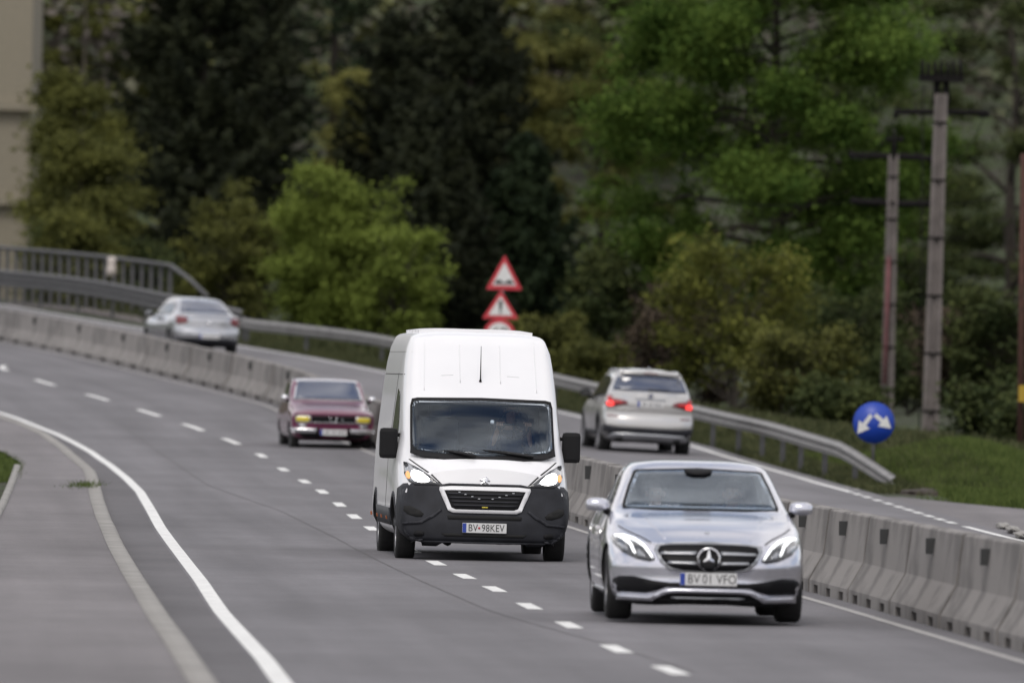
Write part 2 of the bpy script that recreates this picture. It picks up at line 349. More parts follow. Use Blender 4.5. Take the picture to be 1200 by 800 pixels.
# kerb stones: one raised run with a top, a road face and a back face
def kerb_run(name, xf, zf, w, h, Y0, Y1, m, side=1):
    V, Fq = [], []; Y = np.arange(Y0, Y1, .25)
    for i, y in enumerate(Y):
        x = float(xf(y)); g = float(zf(x, y)); j = .008 * math.sin(i * 2.1) ; s = -.012 if i % 4 == 0 else 0
        V += [(x, y, g - .05), (x + side * (-.0) + j * .3, y, g + h + s - .02), (x - side * .03, y, g + h + s), (x - side * w, y, g + h + s), (x - side * w, y, g - .05)]
    for i in range(len(Y) - 1):
        for k in range(4): a = i * 5 + k; Fq.append((a, a + 1, a + 6, a + 5))
    return tag(mesh_np(name, V, Fq, m), kind='structure')
kerb_run('kerb', kerbX, gz, .2, .14, 22, 460, M['kerb'])
kerb_run('kerb', lambda y: wkX(y) - .0, gz, .10, .17, 60, 186, M['kerb'])
# paint
strip('road_marking', 22, 460, lambda y: edgeL(y) - .074, lambda y: edgeL(y) + .074, gz, .004, M['line'], 1)
strip('road_marking', 60, 330, lambda y: barX(y) - .34, lambda y: barX(y) - .24, gz, .004, M['oldline'], 1)
strip('road_marking', 22, 166, lambda y: farL(y) - .07, lambda y: farL(y) + .07, fz, .004, M['line'], 1)
strip('road_marking', 194.5, 420, lambda y: farL(y) - .07, lambda y: farL(y) + .07, fz, .004, M['line'], 1)
dashes = [(283.2, -13.054), (269.2, -11.327), (256.2, -9.529), (243.7, -7.933), (232.7, -6.621), (221.1, -5.536), (209.2, -4.67), (196.1, -3.994), (184.7, -3.404), (176, -2.955), (165.6, -2.522), (156.5, -2.176), (148.4, -1.831), (141.6, -1.494), (135.3, -1.164), (128.3, -.825), (121.1, -.468), (114.9, -.123), (107.4, .219), (99.8, .568), (91, .9), (84.2, 1.257), (77.4, 1.57), (70.6, 1.88), (63.8, 2.2)]
dashX = curve(dashes, 5)
def merge_strips(name, segs, zf, m, dz=.004):
    V, Fq = [], []
    for xf, y0, y1, w in segs:
        Y = np.linspace(y0, y1, 6); b = len(V)
        for y in Y:
            for s in (-1, 1): x = float(xf(y)) + s * w; V.append((x, y, float(zf(x, y)) + dz))
        Fq += [(b + 2 * i, b + 2 * i + 1, b + 2 * i + 3, b + 2 * i + 2) for i in range(5)]
    return tag(mesh_np(name, V, Fq, m), kind='structure')
merge_strips('road_marking', [(dashX, y - (1.3 if y < 150 else 1.6 if y < 215 else 2.6), y + (1.3 if y < 150 else 1.6 if y < 215 else 2.6), .075) for y, x in dashes], gz, M['line'])
sd = [192.75, 190.05, 187.1, 184.2, 181.4, 179.0, 176.65, 174.05, 171.45, 169.0]
merge_strips('road_marking', [(farL, y - .75, y + .75, .07) for y in sd], fz, M['line'])
fd_ = lambda y: barX(y) + .62 + (farL(y) - barX(y) - .62) * .475
merge_strips('road_marking', [(lambda y: float(fd_(y)), y - 1.6, y + 1.6, .06) for y in (217.6, 250, 282, 186, 156, 126)], fz, M['line'])
# tar seam wandering across the near lane, and a transverse patch edge
sp = [(250.6, -10.5), (233, -8.1), (205, -6.3), (180, -4.9), (160, -3.3), (142, -2.2), (130, -1.55), (118, -.9), (105, -.15), (92, .9), (80, 1.7)]
seam = curve([(at(px, py, y).y, 0) for px, py, y in []] or sp, 5)
strip('tar_seam', 84, 245, lambda y: seam(y) - .009 - .006 * math.sin(y * 3), lambda y: seam(y) + .009 + .006 * math.sin(y * 2), gz, .003, M['crack'], 1)
# side road joining on the right
V = []; Yr = np.arange(60, 193, 1.5); nn_ = 14
for y in Yr:
    a = float(farL(y)) + .40; b = a + float(np.interp(y, [120, 150, 165, 178, 187, 192], [60, 60, 9, 3.2, 1.0, .35]))
    for i in range(nn_ + 1): x = a + (b - a) * (i / nn_) ** 1.6; V.append((x, y, float(Gf(farL(y) + .4, y)) - .012 * (x - a) - .004 + .02 * sst(0, 1, (x - a)) - .02 * (i == nn_)))
Fq = [(r * (nn_ + 1) + i, r * (nn_ + 1) + i + 1, (r + 1) * (nn_ + 1) + i + 1, (r + 1) * (nn_ + 1) + i) for r in range(len(Yr) - 1) for i in range(nn_)]
sr = mesh_np('side_road', V, Fq, M['walk'], None, True, uv=[(v[0], v[1]) for v in V]); tag(sr, kind='structure')

# ------------------------------------------------------------------ median barrier blocks
JY = [60, 66, 72, 78, 83.5, 89.5, 95.3, 101.6, 107.3, 112.2, 117, 122.5, 128.2, 134, 140, 146, 152, 158.5, 165.3, 172.5, 180, 187.7, 195.7, 204, 212.3, 221, 229.5, 238, 246.7, 255.7, 264.6, 273.5, 283.6, 294.9, 305.6, 315.5, 325.5, 335.5, 345.5, 356]
PROF = [(0, .09), (0, .13), (.15, .40), (.205, .86), (.225, .875), (.375, .875), (.395, .86), (.45, .40), (.6, .13), (.6, .09)]
ordn = ['first', 'second', 'third', 'fourth', 'fifth', 'sixth', 'seventh', 'eighth', 'ninth', 'tenth', 'eleventh', 'twelfth']
def barrier_block(y0, y1):
    root = empty('barrier_block', (float(barX((y0 + y1) / 2)), (y0 + y1) / 2, float(G((y0 + y1) / 2))))
    ox, oy, oz = root.location
    bm = bmesh.new(); n = 8
    def run(prof, ya, yb, n):
        rows = []
        for i in range(n + 1):
            y = ya + (yb - ya) * i / n; x = float(barX(y)); g = float(G(y)); tx = float(barX(y + .5) - barX(y - .5)); L = math.hypot(tx, 1)
            nx, ny = 1 / L, -tx / L
            rows.append([bm.verts.new((x + p * nx - ox, y + p * ny - oy, g + q - oz)) for p, q in prof])
        k = len(prof)
        for r0, r1 in zip(rows, rows[1:]):
            for j in range(k): bm.faces.new((r0[j], r0[(j + 1) % k], r1[(j + 1) % k], r1[j]))
        bm.faces.new(rows[0][::-1]); bm.faces.new(rows[-1])
    gap = .05; ya, yb = y0 + gap, y1 - gap
    run(PROF, ya, yb, 6)
    L = yb - ya; hw = L * .055
    cuts = [ya] + [ya + L * c + s * hw for c in (1 / 6, .5, 5 / 6) for s in (-1, 1)] + [yb]
    for i in range(0, len(cuts), 2): run([(0, -.02), (0, .092), (.6, .092), (.6, -.02)], cuts[i], cuts[i + 1], 1)
    bmesh.ops.recalc_face_normals(bm, faces=bm.faces)
    from_bm('concrete_body', bm, M['barrier'], root)
    # reflector plate on the road side near the top
    ym = y0 + (y1 - y0) * .52; x = float(barX(ym)); g = float(G(ym))
    tx = float(barX(ym + .5) - barX(ym - .5))
    sc = 1 if y0 < 150 else 1.25
    box('reflector', (x + .150 - ox, ym - oy, g + .71 - oz), (.085, .05, .15 * sc), M['reflector'], root, rot=Matrix.Rotation(-math.atan(tx), 3, 'Z'))
    root.rotation_euler.z = random.Random(int(y0 * 10)).uniform(-.0035, .0035); root.rotation_euler.x = random.Random(int(y0 * 7)).uniform(-.0025, .0025)
    return root
blocks = [barrier_block(a, b) for a, b in zip(JY, JY[1:])]
# those in view: right of the silver saloon (95..117), between van and saloon (140..160), left part (240..317)
for r, (a, b) in zip(blocks, zip(JY, JY[1:])):
    if b > 221 and a < 320:
        i = sum(1 for q in JY if q < 316 and q > a) ; lab = 'grey concrete barrier block, %s from the left edge of the photo' % ordn[max(0, min(11, i))]
    elif 83 < a < 118:
        i = sum(1 for q in JY if 89 < q <= a); lab = 'stained concrete barrier block, %s from the right edge of the photo' % ordn[max(0, min(11, i))]
    elif 118 < a < 165: lab = 'concrete barrier block showing between the white van and the silver saloon'
    elif a >= 320: lab = 'concrete barrier block beyond the left edge of the photo'
    elif a <= 83: lab = 'concrete barrier block nearer than the right edge of the photo'
    else: lab = 'concrete barrier block hidden behind the white van and the old maroon saloon'
    tag(r, lab, 'concrete barrier', 'precast barrier blocks of the median')

# ------------------------------------------------------------------ guardrail along the far carriageway
WP = [(-.0, .0), (.0, .03), (.075, .075), (.075, .11), (.005, .145), (.005, .165), (.075, .20), (.075, .235), (0, .28), (0, .31)]
def beam(name, path, prof, m, parent, th=.006):
    """path: world points of the beam's lower edge; prof: (out towards the road, up)"""
    bm = bmesh.new(); rows = []
    full = prof + [(p - th, q) for p, q in prof[::-1]]
    for i, p in enumerate(path):
        d = (path[min(i + 1, len(path) - 1)] - path[max(i - 1, 0)]); d.z = 0; d.normalize(); nrm = Vector((-d.y, d.x, 0))
        if nrm.x > 0: nrm = -nrm
        rows.append([bm.verts.new(p + nrm * a + Vector((0, 0, b))) for a, b in full])
    k = len(full)
    for r0, r1 in zip(rows, rows[1:]):
        for j in range(k): bm.faces.new((r0[j], r0[(j + 1) % k], r1[(j + 1) % k], r1[j]))
    bm.faces.new(rows[0][::-1]); bm.faces.new(rows[-1]); bmesh.ops.recalc_face_normals(bm, faces=bm.faces)
    return from_bm(name, bm, m, parent)
def dense(pts, n=5):
    out = []
    P = [Vector(p) for p in pts]
    for i in range(len(P) - 1):
        p0 = P[max(i - 1, 0)]; p1 = P[i]; p2 = P[i + 1]; p3 = P[min(i + 2, len(P) - 1)]
        for k in range(n):
            t = k / n; out.append(.5 * ((2 * p1) + (-p0 + p2) * t + (2 * p0 - 5 * p1 + 4 * p2 - p3) * t * t + (-p0 + 3 * p1 - 3 * p2 + p3) * t ** 3))
    out.append(P[-1]); return out
railtop = [(0, 316, 347), (60, 321.5, 341), (120, 329.5, 334), (190, 343, 325), (240, 358, 316), (285, 372, 307.7), (345, 379, 301), (403, 386, 296.9), (447, 392.5, 292.5), (520, 407, 283), (590, 422, 273), (650, 437, 262), (700, 448, 254), (770, 464, 243), (850, 482, 230.4), (900, 493, 221.7), (940, 504, 213), (985, 517, 206)]
gr = empty('guardrail', (4.5, 230, -3.1)); tag(gr, 'long galvanised steel guardrail running behind the far carriageway, its end bent into the grass', 'guardrail')
def rel(P, o): return [p - o.location for p in P]
main = [at(*p) - Vector((0, 0, .31)) for p in railtop[4:]]
endp = [at(1003, 527, 204) - Vector((0, 0, .31)), at(1028, 543, 202) - Vector((0, 0, .31)), at(1049, 557, 200) - Vector((0, 0, .31))]
mpts = dense(main) + endp
beam('beam', rel(mpts, gr), WP, M['steel'], gr)
def along(pts, step0, stepf):
    out = []; acc = step0
    for a, b in zip(pts, pts[1:]):
        L = (b - a).length; p = 0
        while acc < L - p:
            p += acc; out.append(a.lerp(b, p / L)); acc = stepf(out[-1].y)
        acc -= L - p
    return out
for p in along(mpts[:-2], 1.0, lambda y: 7.6 if y > 250 else 4.8):
    g = float(T(p.x + .12, p.y)); top = p.z + .25
    box('post', Vector((p.x + .09, p.y, (g - .1 + top) / 2)) - gr.location, (.10, .09, top - g + .1), M['steel_dark'], gr)
# bridge beam (three waves) on the left, own thing with heavier section
br = empty('guardrail', (-14, 336, -.9)); tag(br, 'dark triple ridged steel barrier along the bridge edge, in front of the railing', 'guardrail')
W3 = [(0, 0), (.07, .05), (.07, .10), (0, .15), (0, .19), (.07, .24), (.07, .28), (0, .33), (0, .37), (.07, .42), (.07, .47), (0, .52)]
lp = [(-90, 309, 358)] + railtop[:6]
pts = dense([at(a, b, c) - Vector((0, 0, .52 - max(0, (a - 190) / 95) * .21 if a > 190 else .52)) for a, b, c in lp])
beam('beam', rel(pts, br), W3, M['steel_dark'], br)
for p in along(pts, 1, lambda y: 5.0):
    box('post', Vector((p.x + .1, p.y, p.z - .15)) - br.location, (.1, .12, .95), M['steel_dark'], br)
# concrete ledge at the bridge edge
lx = lambda px, py, Y: at(px, py, Y)
led = dense([at(-90, 350, 360), at(0, 358, 350), (at(60, 362, 344)), at(120, 369, 337), at(190, 384, 327), at(235, 396, 319)])
bm = bmesh.new(); rows = []
for p in led: rows.append([bm.verts.new(p + Vector(q)) for q in ((-.35, 0, -.5), (-.35, 0, .06), (.45, .3, .10), (.45, .3, -.5))])
for r0, r1 in zip(rows, rows[1:]):
    for j in range(4): bm.faces.new((r0[j], r0[(j + 1) % 4], r1[(j + 1) % 4], r1[j]))
bm.faces.new(rows[0][::-1]); bm.faces.new(rows[-1])
tag(from_bm('bridge_ledge', bm, M['ledge']), kind='structure')
# railing with upright bars
ra = empty('railing', (-14, 340, -.8)); tag(ra, 'dark grey bridge railing with upright bars and a sloping end, at the left', 'railing')
topr = [at(-90, 281, 361), at(0, 290, 351), at(60, 295, 345), at(130, 302, 338), at(200, 311, 331)]
botr = [at(-90, 345, 361), at(0, 354, 351), at(60, 358, 345), at(130, 368, 338), at(205, 385, 331)]
tr_ = dense(topr) + [at(222, 327, 328.5), at(243, 347, 326)]
tube('top_rail', rel(tr_, ra), .065, M['steel_dark'], ra, 6)
tube('bottom_rail', rel(dense(botr), ra), .05, M['steel_dark'], ra, 6)
def xin(P, x):
    for a, b in zip(P, P[1:]):
        if a.x <= x <= b.x: return a.lerp(b, (x - a.x) / (b.x - a.x))
    return P[-1]
x = -18.2
while x < -10.2:
    a = xin(tr_, x); b = xin(dense(botr), x)
    box('baluster', (a + b) / 2 - ra.location, (.13, .05, (a - b).length), M['steel_dark'], ra); x += .318
# pale sleeve over the railing
p = at(131, 312, 336.5)
o = lathe('plastic_sleeve', [(-.28, .0), (-.28, .16), (-.05, .15), (.0, .12), (.05, .12), (.2, .14), (.27, .10), (.29, 0)], M['plastic_white'], None, 16, 'Z')
o.location = p; tag(o, 'pale plastic sleeve fixed over the top rail of the bridge railing', 'plastic sleeve')

# ------------------------------------------------------------------ vehicle building kit
# local frame of every vehicle: -Y is the end that faces the camera, Z up, origin on the ground under that end's centre
def pchip(xk, yk, x):
    xk = np.asarray(xk, float); yk = np.asarray(yk, float); h = np.diff(xk); d = np.diff(yk) / h
    m = np.zeros(len(xk)); m[0] = d[0]; m[-1] = d[-1]
    for i in range(1, len(xk) - 1):
        if d[i - 1] * d[i] > 0:
            w1 = 2 * h[i] + h[i - 1]; w2 = h[i] + 2 * h[i - 1]; m[i] = (w1 + w2) / (w1 / d[i - 1] + w2 / d[i])
    i = np.clip(np.searchsorted(xk, x) - 1, 0, len(h) - 1); t = (x - xk[i]) / h[i]
    return (2 * t**3 - 3 * t**2 + 1) * yk[i] + (t**3 - 2 * t**2 + t) * h[i] * m[i] + (-2 * t**3 + 3 * t**2) * yk[i + 1] + (t**3 - t**2) * h[i] * m[i + 1]
def catmull(P, n):
    P = np.asarray(P, float); out = []
    for i in range(1, len(P) - 2):
        p0, p1, p2, p3 = P[i - 1], P[i], P[i + 1], P[i + 2]
        t0 = 0; t1 = t0 + np.linalg.norm(p1 - p0) ** .5 + 1e-6; t2 = t1 + np.linalg.norm(p2 - p1) ** .5 + 1e-6; t3 = t2 + np.linalg.norm(p3 - p2) ** .5 + 1e-6
        for k in range(n):
            t = t1 + (t2 - t1) * k / n
            A1 = (t1 - t) / (t1 - t0) * p0 + (t - t0) / (t1 - t0) * p1; A2 = (t2 - t) / (t2 - t1) * p1 + (t - t1) / (t2 - t1) * p2; A3 = (t3 - t) / (t3 - t2) * p2 + (t - t2) / (t3 - t2) * p3
            B1 = (t2 - t) / (t2 - t0) * A1 + (t - t0) / (t2 - t0) * A2; B2 = (t3 - t) / (t3 - t1) * A2 + (t - t1) / (t3 - t1) * A3
            out.append((t2 - t) / (t2 - t1) * B1 + (t - t1) / (t2 - t1) * B2)
    out.append(P[-2]); return np.array(out)
class Car:
    def __init__(s, root, keys, near, far, wheels, paint, wr, ww=.23, arch=1.09, archin=.42, archmat='under', paintfn=None):
        """keys rows: y, zb, wb, ws,zs, wm,zm, wt,zt, wr,zr, wq,zq, zc ; near/far: (z table, setback table, plan k, plan power, reach)"""
        s.root = root
        K = np.array(keys, float); s.L = K[-1, 0]; s.K = K; L = s.L
        ys = np.unique(np.round(np.concatenate([np.linspace(0, .12, 4), np.linspace(.12, L - .12, int(L / .09)), np.linspace(L - .12, L, 4)]), 4))
        cols = [pchip(K[:, 0], K[:, c], ys) for c in range(1, 14)]
        def setb(tab, x, z, w):
            zt, st, k, p, reach = tab
            return np.interp(z, zt, st) + k * (np.abs(x) / w) ** p
        V = []; nP = None; W = K[:, 5].max()
        rings = []
        for j, y in enumerate(ys):
            zb, wb, ws, zs_, wm, zm, wt, zt, wr_, zr, wq, zq, zc = [c[j] for c in cols]
            P = [(-wb, zb), (0, zb), (wb, zb), (ws, zs_), (wm, zm), (wt, zt), (wr_, zr), (wq, zq), (0, zc), (-wq, zq)]
            P = catmull(P, 5); P[:, 0] = np.maximum(P[:, 0], 0); P[0, 0] = P[-1, 0] = 0
            rings.append(P)
        nP = len(rings[0]); N = len(ys)
        def yy(y, x, z):
            a = max(0., 1 - y / near[4]); b = max(0., 1 - (L - y) / far[4])
            return y + (a * setb(near, x, z, W) if a else 0) - (b * setb(far, x, z, W) if b else 0)
        ringidx = []
        for j, P in enumerate(rings):
            r = []
            for i in range(nP): r.append(len(V)); V.append((P[i, 0], yy(ys[j], P[i, 0], P[i, 1]), P[i, 1]))
            for i in range(nP - 2, 0, -1): r.append(len(V)); V.append((-P[i, 0], yy(ys[j], P[i, 0], P[i, 1]), P[i, 1]))
            ringidx.append(r)
        Q = []; m = len(ringidx[0])
        for a, b in zip(ringidx, ringidx[1:]):
            for i in range(m): Q.append((a[i], a[(i + 1) % m], b[(i + 1) % m], b[i]))
        T3 = []
        for j, flip in ((0, 1), (N - 1, 0)):
            P = rings[j]; H = 12
            rows = []
            for i in range(1, nP - 1):
                row = []
                for c in range(H + 1):
                    k = 1 - 2 * c / H
                    if c == 0: row.append(ringidx[j][i])
                    elif c == H: row.append(ringidx[j][m - i])
                    else: x = k * P[i, 0]; row.append(len(V)); V.append((x, yy(ys[j], x, P[i, 1]), P[i, 1]))
                rows.append(row)
            bot, top = ringidx[j][0], ringidx[j][nP - 1]
            for r0, r1 in zip(rows, rows[1:]):
                for c in range(H): q = (r0[c], r0[c + 1], r1[c + 1], r1[c]); Q.append(q if not flip else q[::-1])
            for c in range(H):
                T3.append((bot, rows[0][c + 1], rows[0][c]) if not flip else (bot, rows[0][c], rows[0][c + 1]))
                T3.append((top, rows[-1][c], rows[-1][c + 1]) if not flip else (top, rows[-1][c + 1], rows[-1][c]))
        me = bpy.data.meshes.new('body'); me.from_pydata(V, [], Q + T3); me.update()
        bm = bmesh.new(); bm.from_mesh(me); bmesh.ops.remove_doubles(bm, verts=bm.verts, dist=1e-5); bmesh.ops.recalc_face_normals(bm, faces=bm.faces); bm.to_mesh(me); bm.free()
        o = bpy.data.objects.new('body', me); C.objects.link(o); me.materials.append(paint); me.materials.append(M[archmat])
        # wheel arches
        cb = bmesh.new()
        for y in wheels:
            for sx in (-1, 1):
                bmesh.ops.create_cone(cb, cap_ends=True, segments=40, radius1=wr * arch, radius2=wr * arch, depth=archin,
                    matrix=Matrix.Translation((sx * (W + .06 - archin / 2 + .05), y, wr)) @ Matrix.Rotation(R(90), 4, 'Y'))
        cm = bpy.data.meshes.new('cut'); cb.to_mesh(cm); cb.free(); cm.materials.append(paint); cm.materials.append(M[archmat])
        for p in cm.polygons: p.material_index = 1
        co = bpy.data.objects.new('cut', cm); C.objects.link(co)
        md = o.modifiers.new('b', 'BOOLEAN'); md.operation = 'DIFFERENCE'; md.object = co; md.solver = 'EXACT'
        try: md.material_mode = 'INDEX'
        except Exception: pass
        dg = bpy.context.evaluated_depsgraph_get(); nm = bpy.data.meshes.new_from_object(o.evaluated_get(dg))
        o.modifiers.clear(); o.data = nm; nm.name = 'body'; bpy.data.objects.remove(co)
        nm.polygons.foreach_set('use_smooth', [True] * len(nm.polygons))
        try: nm.set_sharp_from_angle(angle=R(38))
        except Exception: pass
        o.parent = root; s.body = o
        b2 = bmesh.new(); b2.from_mesh(nm); s.bvh = BVHTree.FromBMesh(b2); b2.free()
        s.W = W; s.wr = wr
        if paintfn:
            nm.materials.append(M[paintfn[0]]); k_ = len(nm.materials) - 1
            for p in nm.polygons:
                if p.material_index == 0 and paintfn[1](p.center): p.material_index = k_
        for y in wheels:
            for sx in (-1, 1): s.wheel(sx, y, wr, ww)
    rimmat = 'rim'; spokes = 10
    def wheel(s, sx, y, r, w):
        t = lathe('wheel', [(-w / 2, r * .64), (-w / 2, r * .9), (-w * .44, r * .965), (-w * .33, r), (w * .33, r), (w * .44, r * .965), (w / 2, r * .9), (w / 2, r * .64)], M['tyre'], s.root, 36)
        t.location = (sx * (s.W - w / 2 - .03), y, r)
        bm = bmesh.new(); sd = sx
        rr = r * .66
        # rim barrel, dish and spokes
        for k in range(36):
            a0, a1 = 2 * math.pi * k / 36, 2 * math.pi * (k + 1) / 36
            def P(x, q, a): return bm.verts.new((x * sd, q * math.cos(a), q * math.sin(a)))
            for (x0, q0, x1, q1) in ((w * .49, rr, w * .44, rr * .93), (w * .44, rr * .93, -w * .1, rr * .9), (-w * .1, rr * .9, -w * .12, 0.0)):
                if q1 > 0: bm.faces.new((P(x0, q0, a0), P(x0, q0, a1), P(x1, q1, a1), P(x1, q1, a0)))
        for k in range(s.spokes):
            a = 2 * math.pi * k / s.spokes
            rot = Matrix.Rotation(a, 3, 'X'); c = rot @ Vector((0, 0, rr * .5))
            add_box(bm, (w * .36 * sd, c.y, c.z), (.03, rr * .16, rr * .9), rot)
        bmesh.ops.create_cone(bm, cap_ends=True, segments=16, radius1=rr * .22, radius2=rr * .18, depth=.05, matrix=Matrix.Translation((w * .37 * sd, 0, 0)) @ Matrix.Rotation(R(90), 4, 'Y'))
        from_bm('rim', bm, M[s.rimmat], t)
        d = lathe('brake_disc', [(0, .02), (0, rr * .7), (.02, rr * .7), (.02, .02)], M['steel_dark'], t, 24)
    def hit(s, axis, a, b, side=-1):
        if axis == 'y': r = s.bvh.ray_cast(Vector((a, -3 if side < 0 else s.L + 3, b)), Vector((0, -side, 0)))
        elif axis == 'x': r = s.bvh.ray_cast(Vector((side * 4, a, b)), Vector((-side, 0, 0)))
        else: r = s.bvh.ray_cast(Vector((a, b, 5)), Vector((0, 0, -1)))
        if r[0] is None:
            p = {'y': Vector((a, 0 if side < 0 else s.L, b)), 'x': Vector((side * s.W, a, b)), 'z': Vector((a, b, 1.5))}[axis]
            q = s.bvh.find_nearest(p); return q[0], q[1]
        return r[0], r[1]
    def panel(s, name, poly, m, axis='y', side=-1, off=.006, th=.02, res=.05, parent=None, rnd=0, fit=False, hole=None):
        """poly: closed outline in the view plane (x,z), (y,z) or (x,y); laid on the body's surface as a solid sheet"""
        P = [Vector(p) for p in poly]
        for _ in range(rnd):
            P = [q for a, b in zip(P, P[1:] + P[:1]) for q in (a.lerp(b, .25), a.lerp(b, .75))]
        A = sum(a.x * b.y - b.x * a.y for a, b in zip(P, P[1:] + P[:1]))
        if A < 0: P = P[::-1]
        B = []
        for a, b in zip(P, P[1:] + P[:1]):
            n = max(1, int((b - a).length / res)); B += [a.lerp(b, k / n) for k in range(n)]
        n0 = len(B)
        x0, x1 = min(p.x for p in B), max(p.x for p in B); y0, y1 = min(p.y for p in B), max(p.y for p in B)
        pts = list(B)
        def inside(p):
            c = False
            for a, b in zip(B, B[1:] + B[:1]):
                if (a.y > p.y) != (b.y > p.y) and p.x < (b.x - a.x) * (p.y - a.y) / (b.y - a.y) + a.x: c = not c
            return c
        if min(x1 - x0, y1 - y0) > res * 1.2:
            ny = int((y1 - y0) / res) + 1; nx = int((x1 - x0) / res) + 1
            for j in range(1, ny):
                for i in range(1, nx):
                    p = Vector((x0 + (x1 - x0) * i / nx, y0 + (y1 - y0) * j / ny))
                    if inside(p) and min((p - q).length for q in B) > res * .35: pts.append(p)
        r = delaunay_2d_cdt([p for p in pts], [], [list(range(n0))], 1, 1e-6)
        ov, oe, of = r[0], r[1], r[2]
        top, botm = [], []
        HH = [s.hit(axis, p.x, p.y, side) for p in ov]
        if fit:      # glass: one smooth sheet laid through the body's surface
            ax = {'y': 1, 'x': 0, 'z': 2}[axis]
            X = np.array([p.x for p in ov]); Z = np.array([p.y for p in ov]); D = np.array([h[0][ax] for h in HH])
            A_ = np.stack([X * 0 + 1, X, Z, X * X, X * Z, Z * Z, X ** 4, X * X * Z], 1); co_ = np.linalg.lstsq(A_, D, rcond=None)[0]; Df = A_ @ co_
            sg = side if axis != 'z' else 1
            gap_ = float(np.percentile((D - Df) * sg, 98))
            if fit == 2: Df = A_ @ s.lastfit[0]; gap_ = s.lastfit[1]
            s.lastfit = (co_ if fit != 2 else s.lastfit[0], gap_)
            for i_, p in enumerate(ov):
                d_ = Df[i_] + sg * max(gap_, 0)
                q_ = Vector((p.x, d_, p.y)) if axis == 'y' else (Vector((d_, p.x, p.y)) if axis == 'x' else Vector((p.x, p.y, d_)))
                HH[i_] = (q_, {'y': Vector((0, side, 0)), 'x': Vector((side, 0, 0)), 'z': Vector((0, 0, 1))}[axis])
        dirv = {'y': Vector((0, side, 0)), 'x': Vector((side, 0, 0)), 'z': Vector((0, 0, 1))}[axis]
        for h, nrm in HH:
            if nrm.dot(dirv) < 0: nrm = -nrm
            q = (nrm + dirv * .6).normalized()
            top.append(h + q * off); botm.append(h + q * (off - th))
        if hole:
            def inh(p):
                c = False
                for a, b in zip(hole, hole[1:] + hole[:1]):
                    if (a[1] > p[1]) != (b[1] > p[1]) and p[0] < (b[0] - a[0]) * (p[1] - a[1]) / (b[1] - a[1]) + a[0]: c = not c
                return c
            of = [f for f in of if not inh(sum((ov[i] for i in f), Vector((0, 0))) / len(f))]
        n = len(top); Fc = []
        for f in of:
            f = list(f); e = (top[f[1]] - top[f[0]]).cross(top[f[2]] - top[f[0]])
            if e.dot(dirv) < 0: f = f[::-1]
            Fc.append(f)
        cnt = {}
        for f in Fc:
            for a, b in zip(f, f[1:] + f[:1]): cnt[(a, b)] = 1
        sides = [(a + n, b + n, b, a) for (a, b) in cnt if (b, a) not in cnt]
        me = bpy.data.meshes.new(name); nt = len(Fc)
        me.from_pydata([tuple(v) for v in top + botm], [], Fc + [tuple(i + n for i in f[::-1]) for f in Fc] + sides); me.update()
        o = link(name, me, m, parent or s.root)
        me.polygons.foreach_set('use_smooth', [i < nt for i in range(len(me.polygons))])
        return o
    def cabin(s, poly, ya, yb, low):
        """hollow out the cabin behind the windscreen: the window outline run back through the body, and a footwell"""
        for kind in (0, 1):
            cb = bmesh.new()
            if kind == 0:
                f = cb.faces.new([cb.verts.new((x, ya, z)) for x, z in poly]); r = bmesh.ops.extrude_face_region(cb, geom=[f])
                bmesh.ops.translate(cb, verts=[q for q in r['geom'] if isinstance(q, bmesh.types.BMVert)], vec=(0, yb - ya, 0)); bmesh.ops.recalc_face_normals(cb, faces=cb.faces)
            else: add_box(cb, *low)
            cm = bpy.data.meshes.new('cut'); cb.to_mesh(cm); cb.free(); cm.materials.append(M['cabin']); co = bpy.data.objects.new('cut', cm); C.objects.link(co)
            o = s.body; o.parent = None; md = o.modifiers.new('b', 'BOOLEAN'); md.operation = 'DIFFERENCE'; md.object = co; md.solver = 'EXACT'; md.material_mode = 'TRANSFER'
            nm = bpy.data.meshes.new_from_object(o.evaluated_get(bpy.context.evaluated_depsgraph_get())); o.modifiers.clear(); o.data = nm; nm.name = 'body'; o.parent = s.root; bpy.data.objects.remove(co)
    def stroke(s, name, pts, w, m, **k):
        P = [Vector(p) for p in pts]; L, Rr = [], []
        for i, p in enumerate(P):
            d = (P[min(i + 1, len(P) - 1)] - P[max(i - 1, 0)]).normalized(); n = Vector((-d.y, d.x)); ww = w[i] if isinstance(w, (list, tuple)) else w
            L.append(p + n * ww / 2); Rr.append(p - n * ww / 2)
        return s.panel(name, L + Rr[::-1], m, **k)
def mir(poly): return [(-x, z) for x, z in poly][::-1]
def text_mesh(name, txt, size, m, parent, loc, rot, ext=.001, align='CENTER', sx=1):
    cu = bpy.data.curves.new(name, 'FONT'); cu.body = txt; cu.size = size; cu.extrude = ext; cu.align_x = align; cu.align_y = 'CENTER'; cu.space_character = 1.05
    t = bpy.data.objects.new(name, cu); C.objects.link(t)
    me = bpy.data.meshes.new_from_object(t.evaluated_get(bpy.context.evaluated_depsgraph_get())); bpy.data.objects.remove(t)
    o = link(name, me, m, parent); o.location = loc; o.rotation_euler = rot; o.scale = (sx, 1, 1); return o
